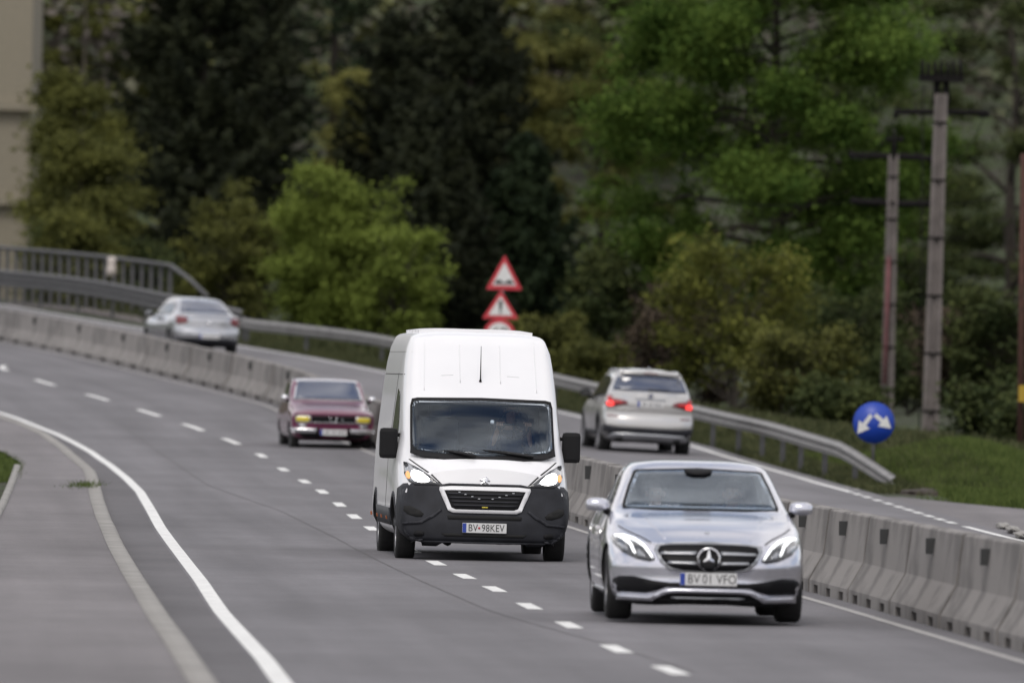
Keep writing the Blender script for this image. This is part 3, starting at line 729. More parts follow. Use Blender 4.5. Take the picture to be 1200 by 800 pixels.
def plate(car, x, z, y, txt=None, w=.52, h=.115, tilt=0, red=False):
    p = box('number_plate', (x, y, z), (w, .012, h), M['plate'], car.root, bevel=.004)
    box('country_band', (-w / 2 + .024, -.0075, 0), (.044, .004, h - .008), M['plate_blue'], p)
    if txt:
        a, b = txt
        text_mesh('plate_text', a, .118, M['plate_text'], p, (-.135, -.0075, -.002), (R(90), 0, 0), sx=.82)
        text_mesh('plate_text', b, .118, M['plate_text'], p, (.10, -.0075, -.002), (R(90), 0, 0), sx=.80)
        if red:
            em_ = lathe('plate_emblem', [(-.001, 0.0001), (-.001, .014), (.001, .014), (.001, .0001)], M['sign_red'], p, 8)
            em_.rotation_euler = (0, 0, R(90)); em_.location = (-.062, -.009, 0)
    else:
        rnd = random.Random(int(x * 100 + z * 1000))
        for g in (-.15, -.1, -.02, .03, .1, .15, .2): box('smudged_character', (g * w / .52, -.0078, rnd.uniform(-.006, .006)), (.026, .003, h * .5), mat_smudge, p)
    return p
mat_smudge = mat('plate_smudge', (.12, .12, .13), .6)
def place(root, px, py, Y, yaw, roll=0, pitch=0):
    root.location = at(px, py, Y); root.rotation_euler = (R(pitch), R(roll), R(yaw))
def mirror_unit(car, x, y, z, w, h, m, arm, back=False):
    """one door mirror: rounded housing, dark glass side and arm"""
    s_ = 1 if x > 0 else -1
    bm = bmesh.new(); bmesh.ops.create_uvsphere(bm, u_segments=20, v_segments=12, radius=.5)
    for v in bm.verts:
        c = v.co; v.co = Vector((math.copysign(abs(c.x * 2) ** .7, c.x) * w / 2, c.y * .16, math.copysign(abs(c.z * 2) ** .7, c.z) * h / 2 * (1.0 if c.z > 0 else .8)))
    o = from_bm('mirror', bm, m, car.root, True); o.location = (x, y, z)
    box('mirror_glass', (0, -.085 if back else .085, 0), (w * .8, .01, h * .7), M['glass_side'], o, bevel=.004)
    tube('mirror_arm', [(-s_ * w * .3, 0, -h * .35), (-s_ * (w * .5 + arm), .03, -h * .5)], [.03, .035], M['black'], o)
    return o

def interior(car, sx, ys, zseat, zdash, ydash, zwheel):
    box('dashboard', (0, ydash, zdash - .12), (1.35, .34, .22), M['cabin'], car.root, bevel=.05)
    for s_ in (-1, 1):
        st = box('seat_back', (s_ * sx, ys + .16, zseat + .34), (.46, .13, .62), M['seat_cloth'], car.root, bevel=.05)
        box('headrest', (0, .01, .40), (.26, .09, .17), M['seat_cloth'], st, bevel=.035)
        box('seat_cushion', (s_ * sx, ys - .12, zseat - .12), (.48, .50, .12), M['seat_cloth'], car.root, bevel=.04)
    V, Fq = [], []; n, m_ = 28, 6
    for i in range(n):
        for j in range(m_):
            a, b_ = 2 * math.pi * i / n, 2 * math.pi * j / m_; r = .185 + .014 * math.cos(b_); V.append((r * math.cos(a), .014 * math.sin(b_), r * math.sin(a)))
            Fq.append((i * m_ + j, i * m_ + (j + 1) % m_, (i + 1) % n * m_ + (j + 1) % m_, (i + 1) % n * m_ + j))
    w = mesh_np('steering_wheel', V, Fq, M['black'], car.root, True); w.location = (sx, ydash + .32, zwheel); w.rotation_euler = (R(-24), 0, 0)
    for a in (0, math.pi, -math.pi / 2): tube('spoke', [(0, 0, 0), (.18 * math.cos(a), 0, .18 * math.sin(a))], .016, M['black'], w)
def skinned(name, verts, edges, m, parent, sub=2):
    me = bpy.data.meshes.new(name); me.from_pydata([p for p, r in verts], edges, []); o = bpy.data.objects.new(name, me); C.objects.link(o)
    sk = o.modifiers.new('s', 'SKIN'); sk.use_smooth_shade = True
    for i, (p, r) in enumerate(verts):
        q = me.skin_vertices[0].data[i]; q.radius = r if isinstance(r, tuple) else (r, r); q.use_root = (i == 0)
    if sub: o.modifiers.new('d', 'SUBSURF').levels = sub
    nm = bpy.data.meshes.new_from_object(o.evaluated_get(bpy.context.evaluated_depsgraph_get())); o.modifiers.clear(); o.data = nm; nm.name = name
    nm.materials.clear(); nm.materials.append(m); nm.polygons.foreach_set('use_smooth', [True] * len(nm.polygons)); o.parent = parent
    return o
def person(car, x, y, z, reach, shirt, label, turn=0):
    """seated figure facing -Y; reach: (y, z) of the wheel rim the hands hold, or None for hands in the lap"""
    root = empty('person', (0, 0, 0)); tag(root, label, 'person', 'people inside the vehicles')
    cm = Matrix.Translation(car.root.location) @ car.root.rotation_euler.to_matrix().to_4x4() @ Matrix.Translation((x, y, z))
    root.location = cm.translation; root.rotation_euler = cm.to_euler()
    V = [((0, 0, .0), (.15, .11)), ((0, .05, .18), (.13, .10)), ((0, .08, .38), (.15, .11)), ((0, .06, .50), (.085, .07)), ((0, .04, .57), (.052, .052)), ((0, .015, .64), (.062, .075)), ((0, .0, .71), (.075, .092)), ((0, .005, .78), (.066, .082)), ((0, .01, .825), (.03, .04))]
    E = [(i, i + 1) for i in range(8)]
    def add(p, r, k): V.append((p, r)); E.append((k, len(V) - 1)); return len(V) - 1
    for s_ in (-1, 1):
        sh = add((s_ * .17, .07, .44), .058, 2); 
        if reach:
            hy, hz = reach[0] - y, reach[1] - z; hx = s_ * .17
            el = add((s_ * .25, (hy + .07) * .42, .24), .045, sh); wr = add((hx, hy + .07, hz - .02), .028, el)
        else:
            hx, hy, hz = s_ * .10, -.30, .14; el = add((s_ * .26, -.02, .20), .045, sh); wr = add((hx + s_ * .03, hy + .08, hz + .01), .028, el)
        pm = add((hx, hy + .02, hz + .01), (.036, .02), wr)
        for f in range(4):
            fx = hx + (f - 1.5) * .021; a = add((fx, hy - .03, hz + .022), .010, pm); b_ = add((fx, hy - .052, hz + .006 - .002 * f), .009, a); add((fx, hy - .048 , hz - .018), .008, b_)
        th = add((hx - s_ * .045, hy + .005, hz + .02), .011, pm); add((hx - s_ * .052, hy - .03, hz + .028), .009, th)
        hp = add((s_ * .095, -.02, -.02), .088, 0); kn = add((s_ * .13, -.44, .06), .062, hp); an = add((s_ * .12, -.66, -.17), .040, kn); add((s_ * .12, -.80, -.19), (.038, .028), an)
    skinned('body', V, E, M['skin'], root)
    sv = [((0, .0, .02), (.165, .125)), ((0, .05, .18), (.148, .118)), ((0, .08, .38), (.165, .125)), ((0, .065, .49), (.10, .085))]; se = [(0, 1), (1, 2), (2, 3)]
    n0 = len(V)
    for s_ in (-1, 1):
        sv.append(((s_ * .17, .07, .44), .070)); se.append((2, len(sv) - 1)); k = len(sv) - 1
        if reach: sv += [((s_ * .25, (reach[0] - y + .07) * .42, .24), .058), ((s_ * .18, reach[0] - y + .12, reach[1] - z - .03), .040)]
        else: sv += [((s_ * .26, -.02, .20), .058), ((s_ * .15, -.17, .15), .040)]
        se += [(k, k + 1), (k + 1, k + 2)]
    skinned('shirt', sv, se, shirt, root)
    tv = [((0, 0, -.02), (.165, .125))]; te = []
    for s_ in (-1, 1):
        b0 = len(tv); tv += [((s_ * .095, -.02, -.02), .10), ((s_ * .13, -.44, .06), .073), ((s_ * .12, -.63, -.13), .052)]; te += [(0, b0), (b0, b0 + 1), (b0 + 1, b0 + 2)]
    skinned('trousers', tv, te, M['trousers'], root)
    bm = bmesh.new(); bmesh.ops.create_uvsphere(bm, u_segments=20, v_segments=14, radius=1)
    for q in list(bm.verts):
        c = q.co
        if c.z < .15 and c.y < .25 + .4 * (.15 - c.z): bm.verts.remove(q); continue
    for q in bm.verts: q.co = Vector((q.co.x * .086, q.co.y * .108 + .008, q.co.z * .095 + .745))
    r = bmesh.ops.solidify(bm, geom=bm.faces[:], thickness=.01); from_bm('hair', bm, M['hair'], root, True)
    bm = bmesh.new()
    for s_ in (-1, 1): bmesh.ops.create_icosphere(bm, subdivisions=2, radius=.011, matrix=Matrix.Translation((s_ * .031, -.083, .715)))
    for s_ in (-1, 1):
        bm2 = bmesh.new(); bmesh.ops.create_icosphere(bm2, subdivisions=2, radius=.011, matrix=Matrix.Translation((s_ * .031, -.084, .715))); from_bm('eye', bm2, M['black'], root, True)
        bm2 = bmesh.new(); bmesh.ops.create_icosphere(bm2, subdivisions=2, radius=1, matrix=Matrix.Translation((s_ * .080, .012, .705)) @ Matrix.Diagonal((.012, .022, .032, 1))); from_bm('ear', bm2, M['skin'], root, True)
    bm.free()
    bm2 = bmesh.new(); bmesh.ops.create_icosphere(bm2, subdivisions=2, radius=1, matrix=Matrix.Translation((0, -.098, .690)) @ Matrix.Diagonal((.014, .018, .026, 1))); from_bm('nose', bm2, M['skin'], root, True)
    bm2 = bmesh.new(); bmesh.ops.create_icosphere(bm2, subdivisions=2, radius=1, matrix=Matrix.Translation((0, -.080, .652)) @ Matrix.Diagonal((.024, .010, .006, 1))); from_bm('mouth', bm2, mat_lips, root, True)
    return root
mat_lips = mat('lips', (.35, .12, .10), .5)
# ------------------------------------------------------------------ white panel van
vr = empty('van', (0, 0, 0)); tag(vr, 'tall white panel van with lit headlights and black bumper, in the middle of the road', 'van')
kv = [#  y    zb   wb    ws   zs    wm   zm    wt   zt    wr    zr    wq    zq    zc
 (0.00, .24, .78,  .93, .34,  .95, .70,  .86, .92,  .66, 1.02,  .34, 1.08, 1.10),
 (0.30, .24, .82,  .97, .36,  1.0, .80,  .90, 1.06, .70, 1.17,  .36, 1.22, 1.235),
 (0.62, .24, .84,  .98, .38, 1.02, .85,  .93, 1.18, .82, 1.27,  .42, 1.31, 1.33),
 (0.95, .25, .84,  .99, .38, 1.025, .9,  .94, 1.34, .86, 1.50,  .44, 1.57, 1.58),
 (1.40, .26, .84, 1.00, .38, 1.025, .9,  .95, 1.50, .845,1.90,  .56, 1.955, 1.98),
 (1.75, .26, .84, 1.00, .38, 1.025, .9,  .96, 1.55, .825,2.28,  .60, 2.33, 2.355),
 (2.08, .26, .84, 1.00, .38, 1.025, .9,  .965,1.60, .80, 2.58,  .62, 2.64, 2.66),
 (2.35, .26, .84, 1.00, .38, 1.025, .9,  .97, 1.65, .80, 2.62,  .64, 2.68,2.70),
 (4.00, .26, .84, 1.00, .38, 1.025, .9,  .97, 1.70, .80, 2.64,  .66, 2.695, 2.715),
 (5.80, .30, .84, 1.00, .40, 1.02, .9,  .97, 1.70, .80, 2.63,  .66, 2.69, 2.71),
 (6.00, .34, .82,  .98, .44, 1.00, .9,  .95, 1.70, .78, 2.59,  .62, 2.65, 2.67)]
van = Car(vr, kv, ([.2, .3, .5, .6, .9, 1.1, 1.3], [.05, .01, 0, .02, .07, .14, .25], .24, 3.2, 1.1), ([0, 3], [0, 0], .05, 4, .5), [.95, 4.985], M['white_paint'], .345, .225, arch=1.16, paintfn=('dirtyblack', lambda c: c.y < .56 and c.z < .84 - max(0, c.y - .15) * .5))
P = van.panel
P('bumper', [(-1.0, .84), (-.94, .90), (-.84, .915), (-.50, .905), (-.42, .92), (.42, .92), (.50, .905), (.84, .915), (.94, .90), (1.0, .84), (1.015, .60), (1.0, .40), (.97, .25), (.60, .235), (-.60, .235), (-.97, .25), (-1.0, .40), (-1.015, .60)], M['dirtyblack'], off=.014, th=.04, res=.06)
bmp = vr.children[-1]
P('bumper_lip', [(-.93, .245), (.93, .245), (.90, .215), (-.90, .215)], M['dirtyblack'], off=.05, th=.06)
for s_ in (-1, 1):
    P('bumper_side', [(.06, .26), (.54, .25), (.50, .45), (.46, .66), (.42, .80), (.10, .90)], M['dirtyblack'], axis='x', side=s_, off=.012, th=.04, res=.08)
    P('bumper_crease', [(s_ * x, z) for x, z in ((.52, .62), (.60, .56), (.76, .47), (.95, .45), (.95, .42), (.74, .44), (.58, .53), (.50, .60))], M['dirtyblack'], off=.026, th=.02, res=.04)
    P('fog_recess', [(s_ * x, z) for x, z in ((.70, .57), (.93, .67), (.95, .56), (.74, .50))], M['under'], off=.018, th=.02, rnd=1)
    P('tow_cover', [(s_ * x, z) for x, z in ((.70, .35), (.80, .36), (.83, .29), (.70, .29))], M['black'], off=.020, th=.03, rnd=1)
P('bumper_groove', [(-.50, .335), (.50, .335), (.46, .30), (-.46, .30)], M['under'], off=.018, th=.02)
P('air_slot', [(-.44, .545), (.44, .545), (.43, .50), (-.43, .50)], M['under'], off=.020, th=.02)
# grille
fr = P('grille_frame', [(-.53, .875), (-.40, .885), (.40, .885), (.53, .875), (.535, .84), (.43, .60), (.37, .575), (-.37, .575), (-.43, .60), (-.535, .84)], M['white_paint'], off=.035, th=.04)
P('grille', [(-.475, .835), (-.38, .84), (.38, .84), (.475, .835), (.39, .635), (.34, .615), (-.34, .615), (-.39, .635)], M['black'], off=.037, th=.02)
for k in range(4):
    z = .655 + k * .045; w = .36 + k * .026
    P('grille_slat', [(-w, z), (w, z), (w + .008, z + .016), (-w - .008, z + .016)], M['dirtyblack'], off=.048, th=.012)
for (x, z) in ((-.30, .815), (-.23, .79), (-.15, .765), (-.07, .74), (.09, .742), (.17, .765), (.25, .79), (.33, .815)):
    P('grille_stud', [(x - .014, z - .006), (x + .014, z - .006), (x + .014, z + .007), (x - .014, z + .007)], M['satin'], off=.05, th=.01)
P('grille_tag', [(-.035, .637), (.035, .637), (.035, .648), (-.035, .648)], M['yellow'], off=.052, th=.01)
P('hood_seam', [(-.47, .905), (.47, .905), (.47, .897), (-.47, .897)], M['under'], off=.018, th=.01)
# bonnet badge: rampant beast of angular strokes
bd = P('badge', [(-.012, 1.00), (.015, 1.005), (.035, .99), (.02, .975), (.055, .965), (.06, .955), (.02, .955), (.035, .935), (.062, .925), (.055, .905), (.025, .925), (.0, .945), (-.02, .93), (-.05, .905), (-.06, .92), (-.03, .945), (-.02, .96), (-.055, .955), (-.065, .968), (-.015, .98), (-.025, .995)], M['chrome'], off=.016, th=.02, res=.02)
for s_ in (-1, 1):
    def q(pts): return [(s_ * x, z) for x, z in pts]
    P('hood_gap', q([(.50, .905), (.62, 1.02), (.78, 1.13), (.86, 1.19), (.875, 1.185), (.79, 1.12), (.635, 1.01), (.515, .90)]), M['under'], off=.003, th=.01, res=.04)
    h = P('headlight', q([(.925, 1.15), (.88, 1.14), (.78, 1.085), (.66, 1.01), (.56, .93), (.48, .90), (.50, .89), (.66, .885), (.82, .885), (.88, .92), (.925, 1.01)]), M['lens_dark'], off=.018, th=.03, res=.04)
    P('lamp_reflector', q([(.91, 1.125), (.87, 1.12), (.78, 1.065), (.67, .985), (.60, .92), (.82, .905), (.87, .94), (.91, 1.02)]), M['lens'], off=.021, th=.01, res=.04, parent=h)
    P('lamp_bulb', q([(.84, 1.06), (.74, 1.035), (.66, .975), (.64, .935), (.72, .915), (.82, .93), (.855, .98)]), M['lamp_on'], off=.026, th=.01, res=.03, rnd=1, parent=h)
    P('indicator', q([(.905, 1.02), (.885, 1.045), (.86, 1.01), (.865, .955), (.89, .95), (.91, .985)]), M['amber'], off=.026, th=.01, res=.02, rnd=1, parent=h)
# windscreen with black border and wipers
VG = [(-.825, 1.36), (-.80, 1.305), (-.62, 1.275), (0, 1.245), (.62, 1.275), (.80, 1.305), (.825, 1.36), (.82, 1.81), (.80, 1.865), (.74, 1.88), (0, 1.895), (-.74, 1.88), (-.80, 1.865), (-.82, 1.81)]
def inset(poly, d, cz): return [(x - math.copysign(d, x) if abs(x) > d else x, z - math.copysign(d, z - cz)) for x, z in poly]
P('windscreen_surround', [(-.855, 1.32), (-.86, 1.26), (-.72, 1.215), (-.38, 1.185), (0, 1.178), (.38, 1.185), (.72, 1.215), (.86, 1.26), (.855, 1.32), (.845, 1.82), (.825, 1.90), (.76, 1.915), (0, 1.93), (-.76, 1.915), (-.825, 1.90), (-.845, 1.82)], M['black'], off=.0, th=.02, res=.03, fit=True, hole=inset(VG, .015, 1.57))
P('windscreen', VG, M['clear'], off=.008, th=.006, res=.07, fit=2)
for a, b in (((-.82, 1.315), (-.10, 1.215)), ((-.25, 1.305), (.58, 1.22))):
    P('wiper', [a, (a[0] + .01, a[1] + .012), ((a[0] + b[0]) / 2, (a[1] + b[1]) / 2 + .022), (b[0], b[1] + .012), (b[0], b[1] - .01), ((a[0] + b[0]) / 2, (a[1] + b[1]) / 2 - .008)], M['black'], off=.055, th=.025, res=.05)
P('dashboard_card', [(.10, 1.615), (.145, 1.615), (.145, 1.655), (.10, 1.655)], M['plate'], off=.035, th=.02, rnd=1)
# pressed front of the high roof
for x in (-.24, .24): P('roof_pressing', [(x - .006, 2.10), (x + .006, 2.10), (x + .006, 2.55), (x - .006, 2.55)], M['white_paint'], off=.004, th=.012)
for s_ in (-1, 1): P('roof_seam', [(s_ * .665, 2.0), (s_ * .675, 2.0), (s_ * .655, 2.6), (s_ * .648, 2.6)], M['white_paint'], off=.003, th=.01)
for i in range(9):
    y = 2.75 + i * .34
    P('roof_rib', [(-.68, y), (.68, y), (.68, y + .11), (-.68, y + .11)], M['white_paint'], axis='z', off=.034, th=.05, res=.12)
    P('roof_groove', [(-.66, y + .15), (.66, y + .15), (.66, y + .29), (-.66, y + .29)], M['satin'], axis='z', off=.004, th=.02, res=.12)
an = van.hit('y', 0, 2.12)[0]
tube('antenna', [an, an + Vector((0, -.01, .03)), an + Vector((0, .02, .42))], [.018, .008, .003], M['black'], vr)
# sides
for s_ in (-1, 1):
    P('side_window', [(1.42, 1.32), (2.40, 1.30), (2.46, 1.40), (2.40, 2.0), (1.95, 2.02), (1.68, 1.72)], M['glass_side'], axis='x', side=s_, off=.004, th=.02, rnd=1)
    P('door_seam', [(2.60, .42), (2.615, .42), (2.615, 2.2), (2.60, 2.2)], M['under'], axis='x', side=s_, off=.003, th=.01)
    P('side_seam', [(1.6, 2.18), (5.9, 2.18), (5.9, 2.188), (1.6, 2.188)], M['under'], axis='x', side=s_, off=.003, th=.01, res=.2)
    P('side_seam', [(1.9, 2.45), (5.9, 2.45), (5.9, 2.457), (1.9, 2.457)], M['silver2'], axis='x', side=s_, off=.003, th=.01, res=.2)
    P('side_moulding', [(1.42, .40), (4.50, .40), (4.50, .60), (1.42, .60)], M['dirtyblack'], axis='x', side=s_, off=.02, th=.03, res=.15)
    for y in (2.0, 3.2, 4.2, 5.7): P('side_marker', [(y, .46), (y + .06, .46), (y + .06, .50), (y, .50)], M['marker'], axis='x', side=s_, off=.03, th=.02)
    for yc in (.95, 4.985):
        o = [(yc + .46 * math.cos(a), .345 + .46 * math.sin(a)) for a in np.linspace(0, math.pi, 15)]; i_ = [(yc + .405 * math.cos(a), .345 + .405 * math.sin(a)) for a in np.linspace(math.pi, 0, 15)]
        P('arch_trim', o + i_, M['dirtyblack'], axis='x', side=s_, off=.012, th=.03, res=.08)
    # tall two-pane mirrors
    x = s_ * 1.085
    mo = box('mirror', (x, 1.30, 1.365), (.215, .15, .36), M['black'], vr, bevel=.045)
    box('mirror_glass', (0, .08, .02), (.18, .01, .27), M['chrome'], mo)
    tube('mirror_arm', [(-s_ * .08, 0, .10), (-s_ * .20, .08, .10)], .022, M['black'], mo)
    tube('mirror_arm', [(-s_ * .08, 0, -.11), (-s_ * .20, .08, -.13)], .03, M['black'], mo)
pl = plate(van, 0, .405, van.hit('y', 0, .405)[0].y - .026, ('BV', '98KEV'), red=True)
box('underside', (0, 3.0, .30), (1.3, 4.8, .12), M['under'], vr)
tube('exhaust', [(-.3, 2.2, .20), (-.25, 4.5, .22)], .05, M['under'], vr)
van.cabin(inset(VG, .02, 1.57), .5, 2.9, ((0, 2.05, 1.05), (1.7, 1.6, .7)))
interior(van, .42, 2.3, 1.02, 1.23, 1.35, 1.62)
place(vr, 566.5, 659, 130.2, 3.6, .35, -.4)

person(van, .42, 2.22, 1.06, (1.70, 1.62), M['shirt_dark'], 'person in a dark shirt at the steering wheel of the white van')

# ------------------------------------------------------------------ silver saloon
mr = empty('car', (0, 0, 0)); tag(mr, 'silver saloon car with round star badge in its grille, nearest vehicle at the right', 'car')
km = [
 (0.00, .17, .66,  .80, .22,  .865,.48,  .80, .63,  .56, .70,  .28, .715, .72),
 (0.30, .16, .72,  .86, .24,  .900,.52,  .84, .74,  .60, .80,  .30, .825, .83),
 (0.85, .16, .74,  .88, .25,  .924,.56,  .84, .84,  .62, .895, .31, .915, .92),
 (1.45, .16, .74,  .88, .25,  .926,.60,  .845,.93,  .70, .975, .35, .995, 1.0),
 (1.75, .16, .74,  .88, .25,  .926,.62,  .84, .96,  .72, 1.06, .36, 1.12, 1.13),
 (2.15, .16, .74,  .88, .25,  .926,.64,  .83,.97,  .66,1.285, .46, 1.335, 1.355),
 (2.50, .16, .74,  .88, .25,  .926,.66,  .82,.98,  .635, 1.385, .46, 1.435, 1.45),
 (3.00, .16, .74,  .88, .25,  .926,.66,  .815, .99,  .63, 1.40,.45, 1.445, 1.46),
 (3.60, .16, .74,  .88, .25,  .926,.68,  .81, 1.0,  .61, 1.325, .44, 1.37, 1.385),
 (4.25, .18, .74,  .88, .26,  .92, .70,  .80, 1.0,  .64, 1.06, .33, 1.09, 1.10),
 (4.70, .22, .70,  .84, .32,  .89, .72,  .77, .97,  .60, 1.01, .31, 1.03, 1.04),
 (4.92, .28, .64,  .78, .38,  .82, .70,  .72, .90,  .56, .93,  .30, .94, .95)]
merc = Car(mr, km, ([.15, .22, .30, .42, .50, .62, .72, .80], [.12, .03, .0, .02, .0, .05, .12, .22], .50, 3.4, 1.1), ([0, .5, .8, 1.2], [.1, 0, 0, .1], .15, 3, .5), [.86, 3.80], M['silver_paint'], .335, .235, paintfn=('black', lambda c: c.y < .6 and c.z < .19))
P = merc.panel
P('lower_bumper', [(-.84, .215), (-.46, .22), (-.36, .28), (.36, .28), (.46, .22), (.84, .215), (.80, .16), (.70, .13), (-.70, .13), (-.80, .16)], M['black'], off=.012, th=.04)
P('bumper_trim', [(-.80, .25), (-.52, .240), (-.40, .298), (-.30, .308), (.30, .308), (.40, .298), (.52, .240), (.80, .25), (.80, .214), (.50, .205), (.37, .265), (.28, .275), (-.28, .275), (-.37, .265), (-.50, .205), (-.80, .214)], M['silver_paint'], off=.045, th=.05, res=.04)
P('lower_slot_trim', [(-.34, .232), (.34, .232), (.33, .22), (-.33, .22)], M['satin'], off=.02, th=.02)
P('bumper_intake', [(-.85, .375), (-.80, .405), (-.68, .41), (-.50, .375), (-.36, .36), (.36, .36), (.50, .375), (.68, .41), (.80, .405), (.85, .375), (.85, .30), (.80, .262), (.56, .258), (.46, .285), (.38, .315), (-.38, .315), (-.46, .285), (-.56, .258), (-.80, .262), (-.85, .30)], M['grille_black'], off=.010, th=.02, res=.05)
P('grille_frame', [(-.47, .695), (-.36, .712), (0, .722), (.36, .712), (.47, .695), (.495, .65), (.44, .54), (.36, .475), (.24, .452), (0, .445), (-.24, .452), (-.36, .475), (-.44, .54), (-.495, .65)], M['satin'], off=.018, th=.03, res=.05)
P('grille', [(-.44, .685), (-.35, .698), (0, .706), (.35, .698), (.44, .685), (.462, .64), (.41, .55), (.34, .495), (.23, .475), (0, .468), (-.23, .475), (-.34, .495), (-.41, .55), (-.462, .64)], M['grille_black'], off=.021, th=.02, res=.05)
for s_ in (-1, 1):
    P('grille_bar', [(s_ * .11, .635), (s_ * .43, .628), (s_ * .435, .605), (s_ * .11, .605)], M['satin'], off=.034, th=.015, res=.04)
    P('grille_bar', [(s_ * .11, .545), (s_ * .36, .548), (s_ * .375, .524), (s_ * .11, .518)], M['satin'], off=.034, th=.015, res=.04)
star = [];
ring_o = [(.104 * math.cos(a), .578 + .104 * math.sin(a)) for a in np.linspace(0, 2 * math.pi, 36)[:-1]]
em = P('badge', ring_o, M['grille_black'], off=.040, th=.02, res=.03)
def annulus(name, cy, r0, r1, m, parent, y):
    V, Fq = [], []
    n = 40
    for k in range(n):
        a = 2 * math.pi * k / n
        for r, d in ((r0, 0), (r0, -.012), (r1, -.012), (r1, 0)): V.append((r * math.cos(a), y + d, cy + r * math.sin(a)))
    for k in range(n):
        for j in range(4): Fq.append((4 * k + j, 4 * k + (j + 1) % 4, 4 * ((k + 1) % n) + (j + 1) % 4, 4 * ((k + 1) % n) + j))
    return mesh_np(name, V, Fq, m, parent)
yb = merc.hit('y', 0, .578)[0].y - .042
annulus('badge_ring', .578, .088, .108, M['chrome'], em, yb)
bm = bmesh.new()
for k in range(3):
    a = math.pi / 2 + k * 2 * math.pi / 3; tip = Vector((math.cos(a) * .092, yb - .006, .578 + math.sin(a) * .092)); ce = Vector((0, yb - .016, .578))
    sdv = Vector((-math.sin(a), 0, math.cos(a))); bse = ce + Vector((math.cos(a), 0, math.sin(a))) * .012
    vs_ = [bm.verts.new(p) for p in (ce, bse + sdv * .02 + Vector((0, .01, 0)), tip + sdv * .004, tip - sdv * .004, bse - sdv * .02 + Vector((0, .01, 0)))]
    bm.faces.new((vs_[0], vs_[1], vs_[2])); bm.faces.new((vs_[0], vs_[2], vs_[3])); bm.faces.new((vs_[0], vs_[3], vs_[4]))
from_bm('badge_star', bm, M['chrome'], em)
for s_ in (-1, 1):
    def q(pts): return [(s_ * x * .963, z) for x, z in pts]
    h = P('headlight', q([(.875, .765), (.82, .775), (.72, .745), (.60, .68), (.52, .60), (.50, .565), (.56, .545), (.68, .565), (.80, .62), (.87, .69), (.895, .74)]), M['lens_dark'], off=.010, th=.02, res=.035)
    P('light_bar', q([(.86, .755), (.79, .76), (.695, .73), (.605, .672), (.54, .585), (.53, .573), (.52, .578), (.53, .60), (.59, .685), (.68, .745), (.78, .775), (.86, .768)]), M['drl'], off=.016, th=.01, res=.025, parent=h)
    P('light_bar', q([(.855, .765), (.795, .735), (.735, .688), (.70, .625), (.69, .61), (.677, .617), (.695, .66), (.72, .705), (.775, .755)]), M['drl'], off=.016, th=.01, res=.025, parent=h)
    P('lamp_reflector', q([(.82, .70), (.76, .67), (.74, .63), (.80, .65), (.85, .70)]), M['lens'], off=.015, th=.01, res=.03, parent=h)
    P('lamp_reflector', q([(.66, .66), (.61, .62), (.58, .575), (.66, .58), (.67, .62)]), M['lens'], off=.015, th=.01, res=.03, parent=h)
    P('bonnet_gap', q([(.50, .70), (.62, .765), (.74, .815), (.82, .86), (.825, .85), (.74, .805), (.62, .753), (.51, .69)]), M['under'], off=.002, th=.01, res=.04)
    P('bonnet_crease', q([(.40, .75), (.41, .75), (.56, .93), (.55, .93)]), M['silver_paint'], off=.008, th=.012, res=.04)
    P('side_window', [(1.95, 1.0), (3.85, 1.02), (4.0, 1.08), (3.55, 1.30), (3.0, 1.385), (2.55, 1.36), (2.2, 1.20)], M['glass_side'], axis='x', side=s_, off=.004, th=.02, rnd=1)
    P('window_trim', [(1.85, .985), (4.05, 1.01), (4.05, 1.025), (1.85, 1.0)], M['chrome'], axis='x', side=s_, off=.008, th=.02)
    P('door_seam', [(1.55, .30), (1.565, .30), (1.60, .95), (1.585, .95)], M['under'], axis='x', side=s_, off=.002, th=.01)
    P('sill_trim', [(1.3, .25), (3.35, .25), (3.35, .27), (1.3, .27)], M['satin'], axis='x', side=s_, off=.012, th=.02)
    for y in (2.45, 3.45): P('door_handle', [(y, .80), (y + .2, .80), (y + .2, .83), (y, .83)], M['chrome'], axis='x', side=s_, off=.04, th=.03)
    mirror_unit(merc, s_ * .945, 1.80, 1.03, .22, .135, M['silver_paint'], .02)
MG = [(-.695, 1.02), (0, 1.018), (.695, 1.02), (.695, 1.045), (.635, 1.22), (.58, 1.34), (.55, 1.352), (0, 1.375), (-.55, 1.352), (-.58, 1.34), (-.635, 1.22), (-.695, 1.045)]
P('windscreen_surround', [(-.72, 1.005), (-.40, 1.0), (.40, 1.0), (.72, 1.005), (.725, 1.04), (.66, 1.22), (.60, 1.355), (.57, 1.368), (0, 1.392), (-.57, 1.368), (-.60, 1.355), (-.66, 1.22), (-.725, 1.04)], M['black'], off=.0, th=.02, res=.03, fit=True, hole=inset(MG, .012, 1.2))
P('windscreen', MG, M['clear'], off=.008, th=.006, res=.06, fit=2)
P('sensor_housing', [(-.14, 1.365), (.14, 1.365), (.10, 1.315), (-.10, 1.315)], M['black'], off=.03, th=.02, rnd=1)
bd = P('bonnet_badge', [(-.022, .805), (.022, .805), (.022, .818), (-.022, .818)], M['satin'], off=.006, th=.01, rnd=1)
plate(merc, 0, .395, merc.hit('y', 0, .395)[0].y - .03, ('BV', '01 VFO'))
box('underside', (0, 2.4, .20), (1.3, 3.6, .08), M['under'], mr)
merc.cabin(inset(MG, .02, 1.2), 1.35, 3.35, ((0, 2.6, .70), (1.44, 1.45, .72)))
interior(merc, .36, 2.85, .44, .98, 2.0, .93)
place(mr, 829, 729.3, 101.0, 2.1, .1, -.5)

